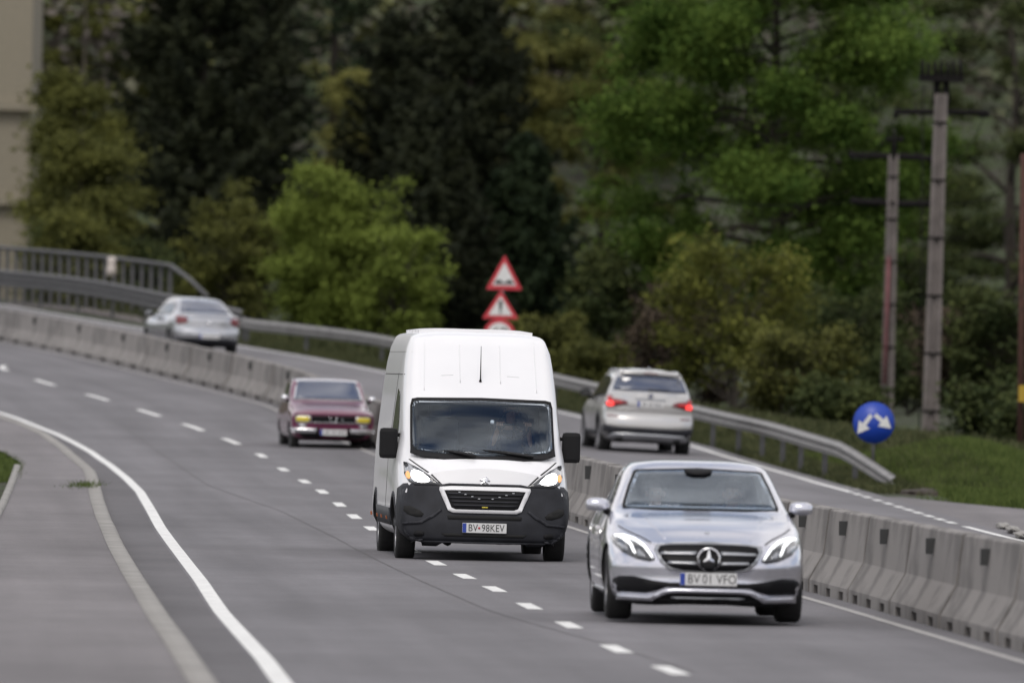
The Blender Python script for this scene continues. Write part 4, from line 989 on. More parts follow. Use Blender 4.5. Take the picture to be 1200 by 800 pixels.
person(merc, .36, 2.80, .44, (2.34, .93), M['shirt_light'], 'person in a light shirt at the steering wheel of the nearest silver saloon')
person(merc, -.36, 2.84, .43, None, M['shirt_dark'], 'person in a dark top in the passenger seat of the nearest silver saloon')

# ------------------------------------------------------------------ old maroon saloon
dr = empty('car', (0, 0, 0)); tag(dr, 'old boxy maroon saloon with yellow headlights and chrome bumper, behind the van', 'car')
kd = [
 (0.00, .30, .62,  .72, .34,  .79, .55,  .77, .72,  .60, .77,  .30, .785, .79),
 (0.12, .27, .64,  .75, .33,  .805,.57,  .785,.76,  .60, .825, .30, .845, .85),
 (0.80, .24, .68,  .78, .32,  .815,.60,  .78, .83,  .60, .895, .30, .915, .92),
 (1.25, .24, .68,  .78, .32,  .818,.62,  .78,.89,  .70, .955, .45, .975, .985),
 (1.50, .24, .68,  .78, .32,  .818,.64,  .775,.91,  .70, 1.05, .5, 1.075, 1.085),
 (1.95, .24, .68,  .78, .32,  .818,.64,  .77, .92,  .655,1.37,.5, 1.41, 1.425),
 (2.50, .24, .68,  .78, .32,  .818,.64,  .77, .92,  .65, 1.39, .5, 1.43, 1.445),
 (3.10, .24, .68,  .78, .32,  .818,.64,  .765,.92,  .64, 1.37, .48, 1.41, 1.425),
 (3.60, .26, .68,  .78, .34,  .81, .64,  .75, .89,  .62, .97,  .31, .99, 1.0),
 (4.20, .30, .66,  .74, .38,  .78, .62,  .72, .82,  .60, .86,  .3, .875, .88),
 (4.34, .36, .60,  .70, .42,  .74, .60,  .70, .78,  .56, .80,  .3, .81, .82)]
Car.rimmat = 'steelrim'; Car.spokes = 14
dac = Car(dr, kd, ([.2, .4, .6, .75, .85], [.1, .03, .0, -.01, .03], .10, 4, .8), ([0, 1], [0, 0], .08, 3, .5), [.72, 3.16], M['maroon'], .30, .165, archin=.3)
P = dac.panel
P('grille', [(-.42, .715), (.42, .715), (.42, .585), (-.42, .585)], M['grille_black'], off=.012, th=.02)
P('grille_trim', [(-.74, .755), (.74, .755), (.74, .74), (-.74, .74)], M['maroon'], off=.02, th=.02)
P('grille_trim', [(-.43, .60), (.43, .60), (.43, .588), (-.43, .588)], M['satin'], off=.02, th=.02)
P('badge', [(-.08, .70), (-.06, .70), (-.035, .60), (.035, .60), (.06, .70), (.08, .70), (.05, .585), (-.05, .585)], M['chrome'], off=.024, th=.015, res=.02)
P('grille_emblem', [(.15, .665), (.21, .665), (.18, .635)], M['satin'], off=.024, th=.015, res=.02)
for s_ in (-1, 1):
    def q(pts): return [(s_ * x, z) for x, z in pts]
    h = P('headlight', q([(.435, .72), (.735, .72), (.745, .66), (.735, .585), (.435, .585)]), M['satin'], off=.014, th=.03, res=.05)
    P('lamp_lens', q([(.455, .707), (.715, .707), (.725, .65), (.715, .60), (.455, .60)]), M['yellow'], off=.03, th=.02, res=.05, parent=h, rnd=1)
    P('indicator', q([(.50, .555), (.70, .555), (.69, .50), (.53, .50)]), M['lens'], off=.012, th=.02, rnd=1)
    P('bumper', q([(.30, .475), (.78, .478), (.815, .45), (.81, .405), (.74, .395), (.30, .40)]), M['chrome'], off=.08, th=.06, res=.04)
    P('bumper_guard', q([(.285, .50), (.33, .50), (.33, .37), (.285, .37)]), M['black'], off=.10, th=.08)
    P('side_window', [(1.72, .96), (3.25, .96), (3.35, 1.0), (3.12, 1.33), (2.1, 1.35), (1.95, 1.32)], M['glass_side'], axis='x', side=s_, off=.004, th=.02)
    P('side_trim', [(.3, .60), (4.1, .60), (4.1, .615), (.3, .615)], M['chrome'], axis='x', side=s_, off=.008, th=.02)
    P('sill_trim', [(1.1, .345), (2.8, .345), (2.8, .36), (1.1, .36)], M['chrome'], axis='x', side=s_, off=.01, th=.02)
    P('roof_gutter', [(1.95, 1.385), (3.1, 1.385), (3.1, 1.40), (1.95, 1.40)], M['chrome'], axis='x', side=s_, off=.015, th=.02)
    mm = mirror_unit(dac, s_ * .86, 1.35, 1.045, .13, .12, M['chrome'], .02)
P('windscreen_surround', [(-.685, 1.01), (.685, 1.01), (.675, 1.06), (.605, 1.385), (.57, 1.41), (0, 1.425), (-.57, 1.41), (-.605, 1.385), (-.675, 1.06)], M['chrome'], off=.0, th=.02, res=.06, fit=True)
P('windscreen', [(-.655, 1.035), (.655, 1.035), (.65, 1.07), (.585, 1.365), (.55, 1.388), (0, 1.40), (-.55, 1.388), (-.585, 1.365), (-.65, 1.07)], M['glass'], off=.008, th=.01, res=.06, fit=2)
P('mirror_sticker', [(-.06, 1.375), (.06, 1.375), (.06, 1.34), (-.06, 1.34)], M['black'], off=.01, th=.004)
P('wiper', [(-.60, 1.06), (-.05, 1.035), (-.05, 1.045), (-.60, 1.07)], M['black'], off=.02, th=.01)
P('front_valance', [(-.66, .385), (.66, .385), (.60, .29), (-.60, .29)], M['black'], off=.01, th=.03)
plate(dac, 0, .405, -.10)
box('underside', (0, 2.2, .27), (1.1, 3.4, .08), M['under'], dr)
place(dr, 389.5, 530.8, 216.5, 5.6, .4, 0)

# ------------------------------------------------------------------ silver SUV seen from behind (-Y end is its tail)
xr = empty('car', (0, 0, 0)); tag(xr, 'silver sport utility vehicle with glowing red tail lights, driving away beside the guardrail', 'car')
kx = [
 (0.00, .34, .66,  .80, .40,  .87, .72,  .84, .98,  .78, 1.14,  .40, 1.16, 1.17),
 (0.12, .28, .72,  .86, .38,  .91, .72,  .86, 1.00, .76, 1.22,  .40, 1.27, 1.28),
 (0.34, .25, .74,  .88, .36,  .93, .74,  .865,1.03, .66, 1.50,  .36, 1.60, 1.61),
 (0.60, .24, .76,  .88, .36,  .94, .76,  .865,1.05, .645,1.545, .36, 1.635,1.648),
 (1.30, .24, .76,  .88, .36,  .94, .78,  .86, 1.05, .64, 1.57,  .36, 1.66, 1.672),
 (2.30, .24, .76,  .88, .36,  .94, .78,  .86, 1.03, .63, 1.56,  .36, 1.65, 1.66),
 (2.75, .24, .76,  .88, .36,  .94, .78,  .865,1.02, .66, 1.45,  .36, 1.53, 1.54),
 (3.35, .24, .76,  .88, .36,  .94, .76,  .87, 1.0,  .72, 1.10,  .36, 1.14, 1.15),
 (4.20, .26, .74,  .86, .38,  .92, .74,  .84, .92,  .66, 1.0,   .34, 1.03, 1.04),
 (4.65, .34, .66,  .78, .42,  .82, .66,  .74, .80,  .60, .84,   .32, .86, .87)]
Car.rimmat = 'rim'; Car.spokes = 10
suv = Car(xr, kx, ([.2, .35, .5, .68, .75, 1.0, 1.2, 1.5, 1.7], [.16, .06, 0, .01, .06, .05, .08, .12, .14], .22, 3.4, .9), ([0, .5, .9], [.1, 0, .15], .35, 3, .9), [.95, 3.76], M['silver2'], .36, .245)
P = suv.panel
P('rear_window', [(-.72, 1.235), (.72, 1.235), (.74, 1.27), (.665, 1.475), (.62, 1.51), (0, 1.535), (-.62, 1.51), (-.665, 1.475), (-.74, 1.27)], M['glass'], off=.004, th=.02, res=.06, fit=True)
P('roof_spoiler', [(-.63, 1.60), (.63, 1.60), (.66, 1.535), (0, 1.56), (-.66, 1.535)], M['silver2'], off=.06, th=.07, res=.06)
P('brake_strip', [(-.14, 1.575), (.14, 1.575), (.14, 1.56), (-.14, 1.56)], M['red_lens'], off=.068, th=.01)
P('wiper', [(-.05, 1.245), (.40, 1.255), (.40, 1.27), (-.05, 1.27)], M['black'], off=.02, th=.014)
P('bumper_band', [(-.90, .56), (-.60, .525), (.60, .525), (.90, .56), (.90, .44), (.60, .40), (-.60, .40), (-.90, .44)], M['dirtyblack'], off=.02, th=.03, res=.07)
P('lower_valance', [(-.88, .44), (.88, .44), (.84, .28), (-.84, .28)], M['dirtyblack'], off=.016, th=.03, res=.08)
P('skid_plate', [(-.80, .36), (-.68, .41), (-.30, .42), (.30, .42), (.68, .41), (.80, .36), (.78, .30), (.42, .27), (-.42, .27), (-.78, .30)], M['satin'], off=.032, th=.03, res=.06)
for s_ in (-1, 1):
    P('exhaust', [(s_ * .66, .335), (s_ * .50, .335), (s_ * .50, .275), (s_ * .66, .275)], M['under'], off=.05, th=.05, rnd=1)
    h = P('tail_light', [(s_ * x, z) for x, z in ((.865, 1.16), (.80, 1.16), (.74, 1.08), (.56, 1.06), (.47, 1.03), (.44, .97), (.62, .935), (.70, .91), (.86, .90), (.90, 1.02))], M['red_lens'], off=.012, th=.03, res=.04)
    P('lamp_glow', [(s_ * x, z) for x, z in ((.84, 1.02), (.73, 1.01), (.71, .94), (.76, .915), (.86, .92))], M['red_glow'], off=.018, th=.01, res=.03, rnd=1, parent=h)
    P('lamp_bar', [(s_ * x, z) for x, z in ((.86, 1.10), (.80, 1.10), (.74, 1.03), (.56, 1.015), (.56, .985), (.70, .975), (.87, 1.05))], M['red_lit'], off=.016, th=.01, res=.03, parent=h)
    P('reflector', [(s_ * .84, .745), (s_ * .62, .735), (s_ * .62, .715), (s_ * .84, .725)], M['red_lens'], off=.012, th=.02)
    P('side_window', [(.62, 1.10), (3.05, 1.05), (3.0, 1.12), (2.45, 1.47), (1.5, 1.53), (.62, 1.49), (.50, 1.40)], M['glass_side'], axis='x', side=s_, off=.004, th=.02)
    P('side_cladding', [(1.42, .34), (3.28, .34), (3.28, .44), (1.42, .44)], M['dirtyblack'], axis='x', side=s_, off=.015, th=.03)
    for yc in (.95, 3.76):
        o = [(yc + .455 * math.cos(a), .36 + .455 * math.sin(a)) for a in np.linspace(0, math.pi, 15)]; i_ = [(yc + .39 * math.cos(a), .36 + .39 * math.sin(a)) for a in np.linspace(math.pi, 0, 15)]
        P('arch_trim', o + i_, M['dirtyblack'], axis='x', side=s_, off=.012, th=.03, res=.08)
    P('roof_rail', [(s_ * .57, .95), (s_ * .60, .95), (s_ * .60, 2.4), (s_ * .57, 2.4)], M['satin'], axis='z', off=.035, th=.04, res=.2)
    P('door_seam', [(2.0, .40), (2.012, .40), (2.012, 1.03), (2.0, 1.03)], M['under'], axis='x', side=s_, off=.003, th=.01)
    mirror_unit(suv, s_ * 1.0, 2.92, 1.13, .22, .17, M['black'], .02, True)
P('tailgate_crease', [(-.70, .87), (.70, .87), (.70, .885), (-.70, .885)], M['silver2'], off=.02, th=.02)
P('plate_recess', [(-.38, 1.09), (.38, 1.09), (.33, .90), (-.33, .90)], M['silver2'], off=-.002, th=.01)
P('tailgate_handle', [(-.30, 1.10), (.30, 1.10), (.30, 1.07), (-.30, 1.07)], M['satin'], off=.025, th=.025)
yb = suv.hit('y', 0, 1.145)[0].y
bdg = lathe('badge', [(-.004, .0001), (-.004, .042), (.004, .042), (.004, .0001)], M['sign_white'], xr, 24); bdg.rotation_euler = (0, 0, R(90)); bdg.location = (0, yb - .012, 1.145)
annulus('badge_ring', 0, .036, .046, M['black'], bdg, -.004).rotation_euler = (0, 0, R(-90))
for sx_, sz_ in ((-1, 1), (1, -1)):
    box('badge_quarter', (0, sx_ * .014, sz_ * .014), (.011, .026, .026), M['plate_blue'], bdg)
plate(suv, 0, .985, suv.hit('y', 0, .985)[0].y - .015)
P('roof_antenna', [(-.03, .62), (.03, .62), (.0, .78)], M['satin'], axis='z', off=.05, th=.05)
box('underside', (0, 2.3, .28), (1.3, 3.8, .10), M['under'], xr)
xr.scale = (1.01, 1, 1.04)
place(xr, 759, 533.5, 223.5, 6.0, 2.2, 0)

# ------------------------------------------------------------------ silver saloon far off, seen from behind
lr = empty('car', (0, 0, 0)); tag(lr, 'small silver grey saloon driving away behind the concrete barrier at the left, farthest vehicle', 'car')
kl = [
 (0.00, .34, .62,  .76, .40,  .84, .66,  .82, .92,  .66, 1.02,  .34, 1.05, 1.06),
 (0.12, .28, .68,  .82, .38,  .89, .70,  .845,.97,  .68, 1.06,  .34, 1.085,1.09),
 (0.50, .24, .72,  .86, .34,  .915,.72,  .85, 1.0,  .68, 1.08,  .35, 1.105,1.11),
 (0.85, .22, .74,  .87, .34,  .92, .72,  .84, 1.0,  .64, 1.22,  .34, 1.26, 1.27),
 (1.30, .22, .74,  .87, .34,  .924,.72,  .83, 1.0,  .60, 1.40,  .33, 1.455,1.465),
 (2.00, .22, .74,  .87, .34,  .924,.72,  .825,.99,  .60, 1.44,  .33, 1.495,1.505),
 (2.50, .22, .74,  .87, .34,  .924,.70,  .83, .97,  .61, 1.40,  .33, 1.455,1.465),
 (3.20, .22, .74,  .87, .34,  .924,.68,  .84, .94,  .70, 1.0,   .34, 1.03, 1.04),
 (4.00, .24, .72,  .85, .36,  .90, .64,  .82, .84,  .62, .89,   .32, .91, .92),
 (4.39, .30, .62,  .76, .40,  .80, .58,  .74, .70,  .56, .75,   .3, .77, .78)]
log = Car(lr, kl, ([.2, .35, .55, .70, .9, 1.1], [.14, .03, 0, .05, .05, .10], .30, 3.2, .8), ([0, .5, .9], [.1, 0, .1], .35, 3, .8), [.83, 3.48], M['silver3'], .32, .20)
P = log.panel
P('rear_window', [(-.66, 1.12), (.66, 1.12), (.66, 1.15), (.56, 1.385), (.50, 1.41), (0, 1.425), (-.50, 1.41), (-.56, 1.385), (-.66, 1.15)], M['glass'], off=.004, th=.02, res=.06, fit=True)
P('boot_lip', [(-.62, 1.035), (.62, 1.035), (.66, 1.01), (-.66, 1.01)], M['silver3'], off=.035, th=.04)
P('boot_gap', [(-.64, .70), (.64, .70), (.64, .69), (-.64, .69)], M['under'], off=.003, th=.01)
P('lower_bumper', [(-.84, .40), (-.55, .44), (.55, .44), (.84, .40), (.80, .25), (-.80, .25)], M['dirtyblack'], off=.012, th=.03)
P('badge', [(-.05, .86), (.05, .86), (.035, .815), (0, .80), (-.035, .815)], M['chrome'], off=.02, th=.02)
for s_ in (-1, 1):
    P('tail_light', [(s_ * x, z) for x, z in ((.86, .985), (.80, 1.0), (.62, .975), (.57, .92), (.58, .84), (.66, .79), (.80, .77), (.87, .80))], M['red_lens'], off=.012, th=.03, res=.04, rnd=1)
    P('bumper_crease', [(s_ * .84, .62), (s_ * .50, .58), (s_ * .50, .56), (s_ * .84, .585)], M['silver3'], off=.03, th=.03)
    P('side_window', [(.95, 1.04), (2.95, 1.0), (2.9, 1.06), (2.40, 1.36), (1.4, 1.39), (1.05, 1.26)], M['glass_side'], axis='x', side=s_, off=.004, th=.02)
    P('door_seam', [(1.9, .36), (1.912, .36), (1.912, 1.0), (1.9, 1.0)], M['under'], axis='x', side=s_, off=.003, th=.01)
    mirror_unit(log, s_ * 1.0, 2.75, 1.02, .20, .15, M['silver3'], .02, True)
an = log.hit('z', 0, 1.6)[0]
tube('antenna', [an, an + Vector((0, -.16, .30))], [.008, .003], M['black'], lr)
plate(log, 0, .48, log.hit('y', 0, .48)[0].y - .016)
box('underside', (0, 2.2, .24), (1.3, 3.6, .08), M['under'], lr)
place(lr, 244.5, 415.5, 293, 15, 1.6, 0)


# ------------------------------------------------------------------ signs
def flat(name, poly, m, parent, y, t=.004):
    """solid flat shape: (x, z) outline, front face at y, thickness t"""
    bm = bmesh.new(); a = [bm.verts.new((x, y, z)) for x, z in poly]; f = bm.faces.new(a)
    r = bmesh.ops.extrude_face_region(bm, geom=[f]); bmesh.ops.translate(bm, verts=[v for v in r['geom'] if isinstance(v, bmesh.types.BMVert)], vec=(0, t, 0))
    bmesh.ops.recalc_face_normals(bm, faces=bm.faces); return from_bm(name, bm, m, parent)
def circ(r, n=40, cx=0, cz=0): return [(cx + r * math.cos(2 * math.pi * k / n), cz + r * math.sin(2 * math.pi * k / n)) for k in range(n)]
def arrow(a, b, w, hw, hl):
    a, b = Vector(a), Vector(b); d = (b - a).normalized(); n = Vector((-d.y, d.x)); c = b - d * hl
    return [tuple(p) for p in (a + n * w / 2, c + n * w / 2, c + n * hw / 2, b, c - n * hw / 2, c - n * w / 2, a - n * w / 2)]
c = at(1024, 495, 207); r = 24.3 * 207 / F
bs = empty('road_sign', (c.x, c.y, float(T(c.x, c.y)))); tag(bs, 'round blue sign with two diverging white arrows at the guardrail end', 'road sign')
hz_ = c.z - bs.location.z
sp_ = lathe('sign_plate', [(-.012, .0001), (-.012, r), (.0, r), (.0, .0001)], M['sign_blue'], bs, 48); sp_.rotation_euler = (0, 0, R(90)); sp_.location = (0, 0, hz_)
for a, b in (((-.13, .36), (-.78, -.55)), ((.05, .38), (.84, -.26))):
    o = flat('arrow', arrow((a[0] * r, a[1] * r), (b[0] * r, b[1] * r), .20 * r, .66 * r, .56 * r), M['sign_white'], bs, -.018); o.location = (0, 0, hz_)
tube('post', [(0, .04, -.2), (0, .04, hz_ + r * .6)], .03, M['steel_dark'], bs, 10)
Yt = 270.; st = F / Yt
tp = at(591, 300, Yt); bz = at(583, 420, Yt)
ts = empty('road_sign', (bz.x, Yt, float(T(bz.x, Yt)))); tag(ts, 'stack of two red bordered warning triangles over a round speed sign, behind the van', 'road sign')
tube('post', [(0, .04, -.3), (tp.x - bz.x, .04, tp.z - ts.location.z - .2)], .035, M['steel_dark'], ts, 10)
def rtri(w, h, r=.05):
    P = [Vector((-w / 2, 0)), Vector((w / 2, 0)), Vector((0, h))]; out = []
    for i in range(3):
        p = P[i]; a = (P[i - 1] - p).normalized(); b = (P[(i + 1) % 3] - p).normalized()
        for t in (0, .25, .5, .75, 1): out.append(tuple(p + a * r * (1 - t) ** 2 + b * r * t * t))
    return out
def tri(px, y0, y1, w, kind):
    t = at(px, y0, Yt); h = (y1 - y0) / st; W_ = w / st
    o = flat('warning_triangle', rtri(W_, h), M['sign_red'], ts, 0, .01); o.location = t - Vector((0, 0, h)) - ts.location
    flat('white_field', [(x * .66, z * .66 + h * .125) for x, z in rtri(W_, h, .03)], M['sign_white'], o, -.006, .005)
    if kind == 'bump':
        hump = [(-.29, 0), (-.25, .05), (-.20, .085), (-.15, .10), (-.10, .085), (-.05, .045), (0, .03), (.05, .045), (.10, .085), (.15, .10), (.20, .085), (.25, .05), (.29, 0)]
        flat('bump_symbol', [(x * W_ * .95, h * .17 + z * W_ * 1.15) for x, z in hump][::-1], M['sign_black'], o, -.011, .004)
    else:
        flat('exclamation_mark', [(-.03 * W_, h * .30), (.03 * W_, h * .30), (.052 * W_, h * .60), (0, h * .64), (-.052 * W_, h * .60)], M['sign_black'], o, -.011, .004)
        flat('exclamation_mark', circ(.035 * W_, 12, 0, h * .225), M['sign_black'], o, -.011, .004)
tri(591.5, 298.5, 339.5, 43, 'bump'); tri(587, 339.5, 373.5, 43, 'mark')
cc = at(585, 392, Yt); rr = 18.5 / st
o = flat('speed_roundel', circ(rr), M['sign_red'], ts, 0, .01); o.location = cc - ts.location
flat('white_field', circ(rr * .76), M['sign_white'], o, -.006, .005)
text_mesh('speed_number', '40', rr * 1.15, M['sign_black'], o, (0, -.009, 0), (R(90), 0, 0), ext=.002)

# ------------------------------------------------------------------ utility poles
def upole(px0, y0, px1, y1, Y, w0, w1, label, red=False):
    a = at(px0, y0, Y); b = at(px1, y1, Y); g = float(T(a.x, a.y)); a.z = min(a.z, g + .0) - .1 if a.z > g else a.z
    root = empty('utility_pole', a); tag(root, label, 'utility pole')
    d = b - a; s = Y / F
    bm = bmesh.new(); rows = []
    for t in np.linspace(0, 1, 9):
        c = d * t; w = (w0 + (w1 - w0) * t) * s / 2; dd = w * .8
        sec = [(-w, -dd), (-w * .45, -dd), (-w * .35, -dd * .55), (w * .35, -dd * .55), (w * .45, -dd), (w, -dd), (w, dd), (-w, dd)]
        rows.append([bm.verts.new(c + Vector((x, y, 0))) for x, y in sec])
    for r0, r1 in zip(rows, rows[1:]):
        for j in range(8): bm.faces.new((r0[j], r0[(j + 1) % 8], r1[(j + 1) % 8], r1[j]))
    bm.faces.new(rows[0][::-1]); bm.faces.new(rows[-1]); from_bm('shaft', bm, M['pole'], root)
    for t in np.linspace(.12, .92, 6):
        c = d * t; w = (w0 + (w1 - w0) * t) * s
        box('band', c, (w * 1.08, w * .92, .05), M['iron'], root)
    return root, a, d, s
rp, a, d, s = upole(1089, 532, 1102.8, 110, 270, 20, 15, 'taller grey concrete utility pole with a dark equipment frame on top, at the right')
def RP(px, py, dy=0): return at(px, py, 270 + dy) - rp.location
tube('cross_arm', [RP(1048, 131), RP(1158, 132)], .07, M['iron'], rp, 6)
for x in (1050, 1156, 1150): tube('insulator', [RP(x, 131), RP(x, 138)], .07, M['iron'], rp, 8)
box('head_platform', RP(1103, 92), (52 * s, .5, .16), M['iron'], rp)
for i in range(7): tube('insulator', [RP(1081 + i * 7.4, 92, -.2), RP(1081 + i * 7.4 + (.4, -.8)[i % 2], (70, 74, 71)[i % 3], -.2)], [.06, .035], M['iron'], rp, 8)
for x0, x1 in ((1096, 1098), (1109, 1109)): tube('neck_leg', [RP(x0, 124), RP(x1, 92)], .08, M['iron'], rp, 6)
for k in range(3): tube('neck_brace', [RP(1096, 120 - k * 9), RP(1109, 111 - k * 9)], .025, M['iron'], rp, 6)
tube('earth_cable', [RP(1082, 100), RP(1080, 300), RP(1077, 520)], .018, M['iron'], rp, 5)
lp_, a, d, s = upole(1039, 486, 1047, 182, 300, 15, 12, 'shorter red streaked concrete utility pole with two dark cross arms')
def LP(px, py, dy=0): return at(px, py, 300 + dy) - lp_.location
tube('cross_arm', [LP(995, 182), LP(1062, 184), LP(1105, 187)], .095, M['iron'], lp_, 6)
tube('cross_arm', [LP(997, 236), LP(1060, 239), LP(1104, 239)], .10, M['iron'], lp_, 6)
tube('spike', [LP(1047.5, 186), LP(1048.5, 150)], [.10, .03], M['iron'], lp_, 6)
for x, y in ((998, 182), (1020, 183), (1075, 184), (1103, 187), (1000, 236), (1030, 237), (1078, 239), (1102, 239), (1042, 165), (1055, 165)): tube('insulator', [LP(x, y + 2), LP(x, y - 5)], .08, M['iron'], lp_, 8)
tube('red_streak', [LP(1041.5, 300, -.16), LP(1036.5, 450, -.19)], .055, M['pole_red'], lp_, 6)
for k, (pa, pb) in enumerate(((( 997, 182, 300), (1052, 131, 270)), ((1103, 187, 300), (1155, 132, 270)), ((1000, 236, 300), (700, 196, 330)), ((1102, 239, 300), (1300, 150, 262)))):
    a_, b_ = at(*pa), at(*pb); sag = .5
    tag(tube('power_line', [a_.lerp(b_, t) - Vector((0, 0, sag * 4 * t * (1 - t))) for t in np.linspace(0, 1, 9)], .012, M['iron'], None, 4), ('thin power line joining the left arm ends of the two utility poles', 'thin power line joining the right arm ends of the two utility poles', 'thin power line running left into the big green tree', 'thin power line running right from the shorter pole out of the photo')[k], 'power line')
p0, p1 = at(1195, 570, 240), at(1199, 180, 240)
wp = empty('utility_pole', p0); tag(wp, 'thin rusty brown pole with a yellow plate at the right edge', 'utility pole')
tube('shaft', [(0, 0, 0), p1 - p0], [.075, .06], M['rustpole'], wp, 10)
box('yellow_plate', at(1198, 461, 239.7) - p0, (.16, .03, .36), mat('yellow_plate', (.35, .23, .02), .7), wp)

# soil heap and small stones at the guardrail end
def heap(name, c, rx, ry, h, m, seed, label, cat):
    rnd = random.Random(seed); bm = bmesh.new(); bmesh.ops.create_icosphere(bm, subdivisions=4, radius=1)
    from mathutils import noise
    for v in bm.verts:
        k = 1 + .3 * noise.noise(v.co * 1.6 + Vector((seed, 0, 0))) + .12 * noise.noise(v.co * 5 + Vector((seed, 3, 0)))
        v.co = Vector((v.co.x * rx * k, v.co.y * ry * k, v.co.z * h * k))
    o = from_bm(name, bm, m, None, True); o.location = c; return tag(o, label, cat)
c = at(1083, 556, 196); heap('soil_heap', Vector((c.x, c.y, float(T(c.x, c.y)))), .5, 1.6, .09, M['soil'], 3, 'low dark heap of soil in the grass right of the guardrail end', 'soil heap')
for k in range(3):
    px, py = ((1176, 612), (1187, 616), (1197, 622))[k]; Yk = (166, 162, 158)[k]; c = at(px, py, Yk)
    heap('kerb_stone', Vector((c.x, c.y, max(float(T(c.x, c.y)), c.z - .05))), .10, .8, .05, M['kerb'], 20 + k, ('broken pale kerb stone at the side road corner, leftmost of three', 'broken pale kerb stone between two others at the side road corner', 'broken pale kerb stone at the side road corner, rightmost of three')[k], 'kerb stone')
for k, (px, py, Yk) in enumerate(((946, 553, 208), (992, 565, 200), (1003, 567, 199))):
    c = at(px, py, Yk); heap('stone', Vector((c.x, c.y, max(float(T(c.x, c.y)), float(Gf(c.x, c.y)) - .02))), .07, .5, .03, M['kerb'], 40 + k, ('flat pale stone beside the white edge line, farthest of three', 'flat pale stone beside the white edge line, middle one of three', 'flat pale stone beside the white edge line, nearest of three')[k], 'stone')


# ------------------------------------------------------------------ vegetation
LM = {
 'spruce': leaf_mat('spruce_needles', (.015, .019, .013), (.040, .046, .023), .8, .05),
 'spruce2': leaf_mat('spruce_needles_soft', (.012, .020, .011), (.030, .044, .020), .8, .05),
 'fresh': leaf_mat('fresh_green_leaves', (.046, .088, .018), (.13, .19, .038), .6, .3),
 'lime': leaf_mat('yellow_green_leaves', (.095, .125, .026), (.24, .30, .065), .7, .3),
 'olive': leaf_mat('olive_leaves', (.058, .064, .022), (.15, .155, .042), .7, .25),
 'spring': leaf_mat('spring_shrub_leaves', (.065, .075, .020), (.19, .20, .045), .6, .3),
 'golden': leaf_mat('golden_green_leaves', (.11, .115, .035), (.23, .22, .07), .6, .3),
 'dim': leaf_mat('dim_green_leaves', (.034, .048, .020), (.085, .10, .034), .5, .2),
 'brown': leaf_mat('brown_twigs', (.040, .030, .024), (.10, .078, .055), .7, .1),
 'grass': leaf_mat('grass_blades', (.05, .075, .02), (.13, .165, .05), 1.5, .3),
 'drygrass': leaf_mat('dry_weeds', (.035, .045, .020), (.11, .115, .055), 1.5, .2),
}
def quads_at(rng, Cn, size, elong=1.6, flat_=.5, droop=0, dirs=None):
    """leaf-sized four-sided faces centred on Cn"""
    n = len(Cn)
    nrm = rng.normal(size=(n, 3)); nrm[:, 2] = np.abs(nrm[:, 2]) + flat_; nrm /= np.linalg.norm(nrm, axis=1)[:, None]
    a = rng.normal(size=(n, 3)) if dirs is None else dirs + rng.normal(size=(n, 3)) * .25
    a -= nrm * (a * nrm).sum(1)[:, None]; a /= np.linalg.norm(a, axis=1)[:, None] + 1e-9; a[:, 2] -= droop; b = np.cross(nrm, a)
    s = size * rng.uniform(.6, 1.35, size=(n, 1)); a = a * s * elong / 2; b = b * s / 2
    V = np.stack([Cn - a, Cn + b * .9 - a * .1, Cn + a, Cn - b * .9 - a * .1], 1).reshape(-1, 3)
    return V, np.arange(4 * n).reshape(n, 4)
def limb_tubes(bm, paths):
    for pts, r0, r1, n in paths: add_tube(bm, pts, [r0 + (r1 - r0) * i / (len(pts) - 1) for i in range(len(pts))], n)
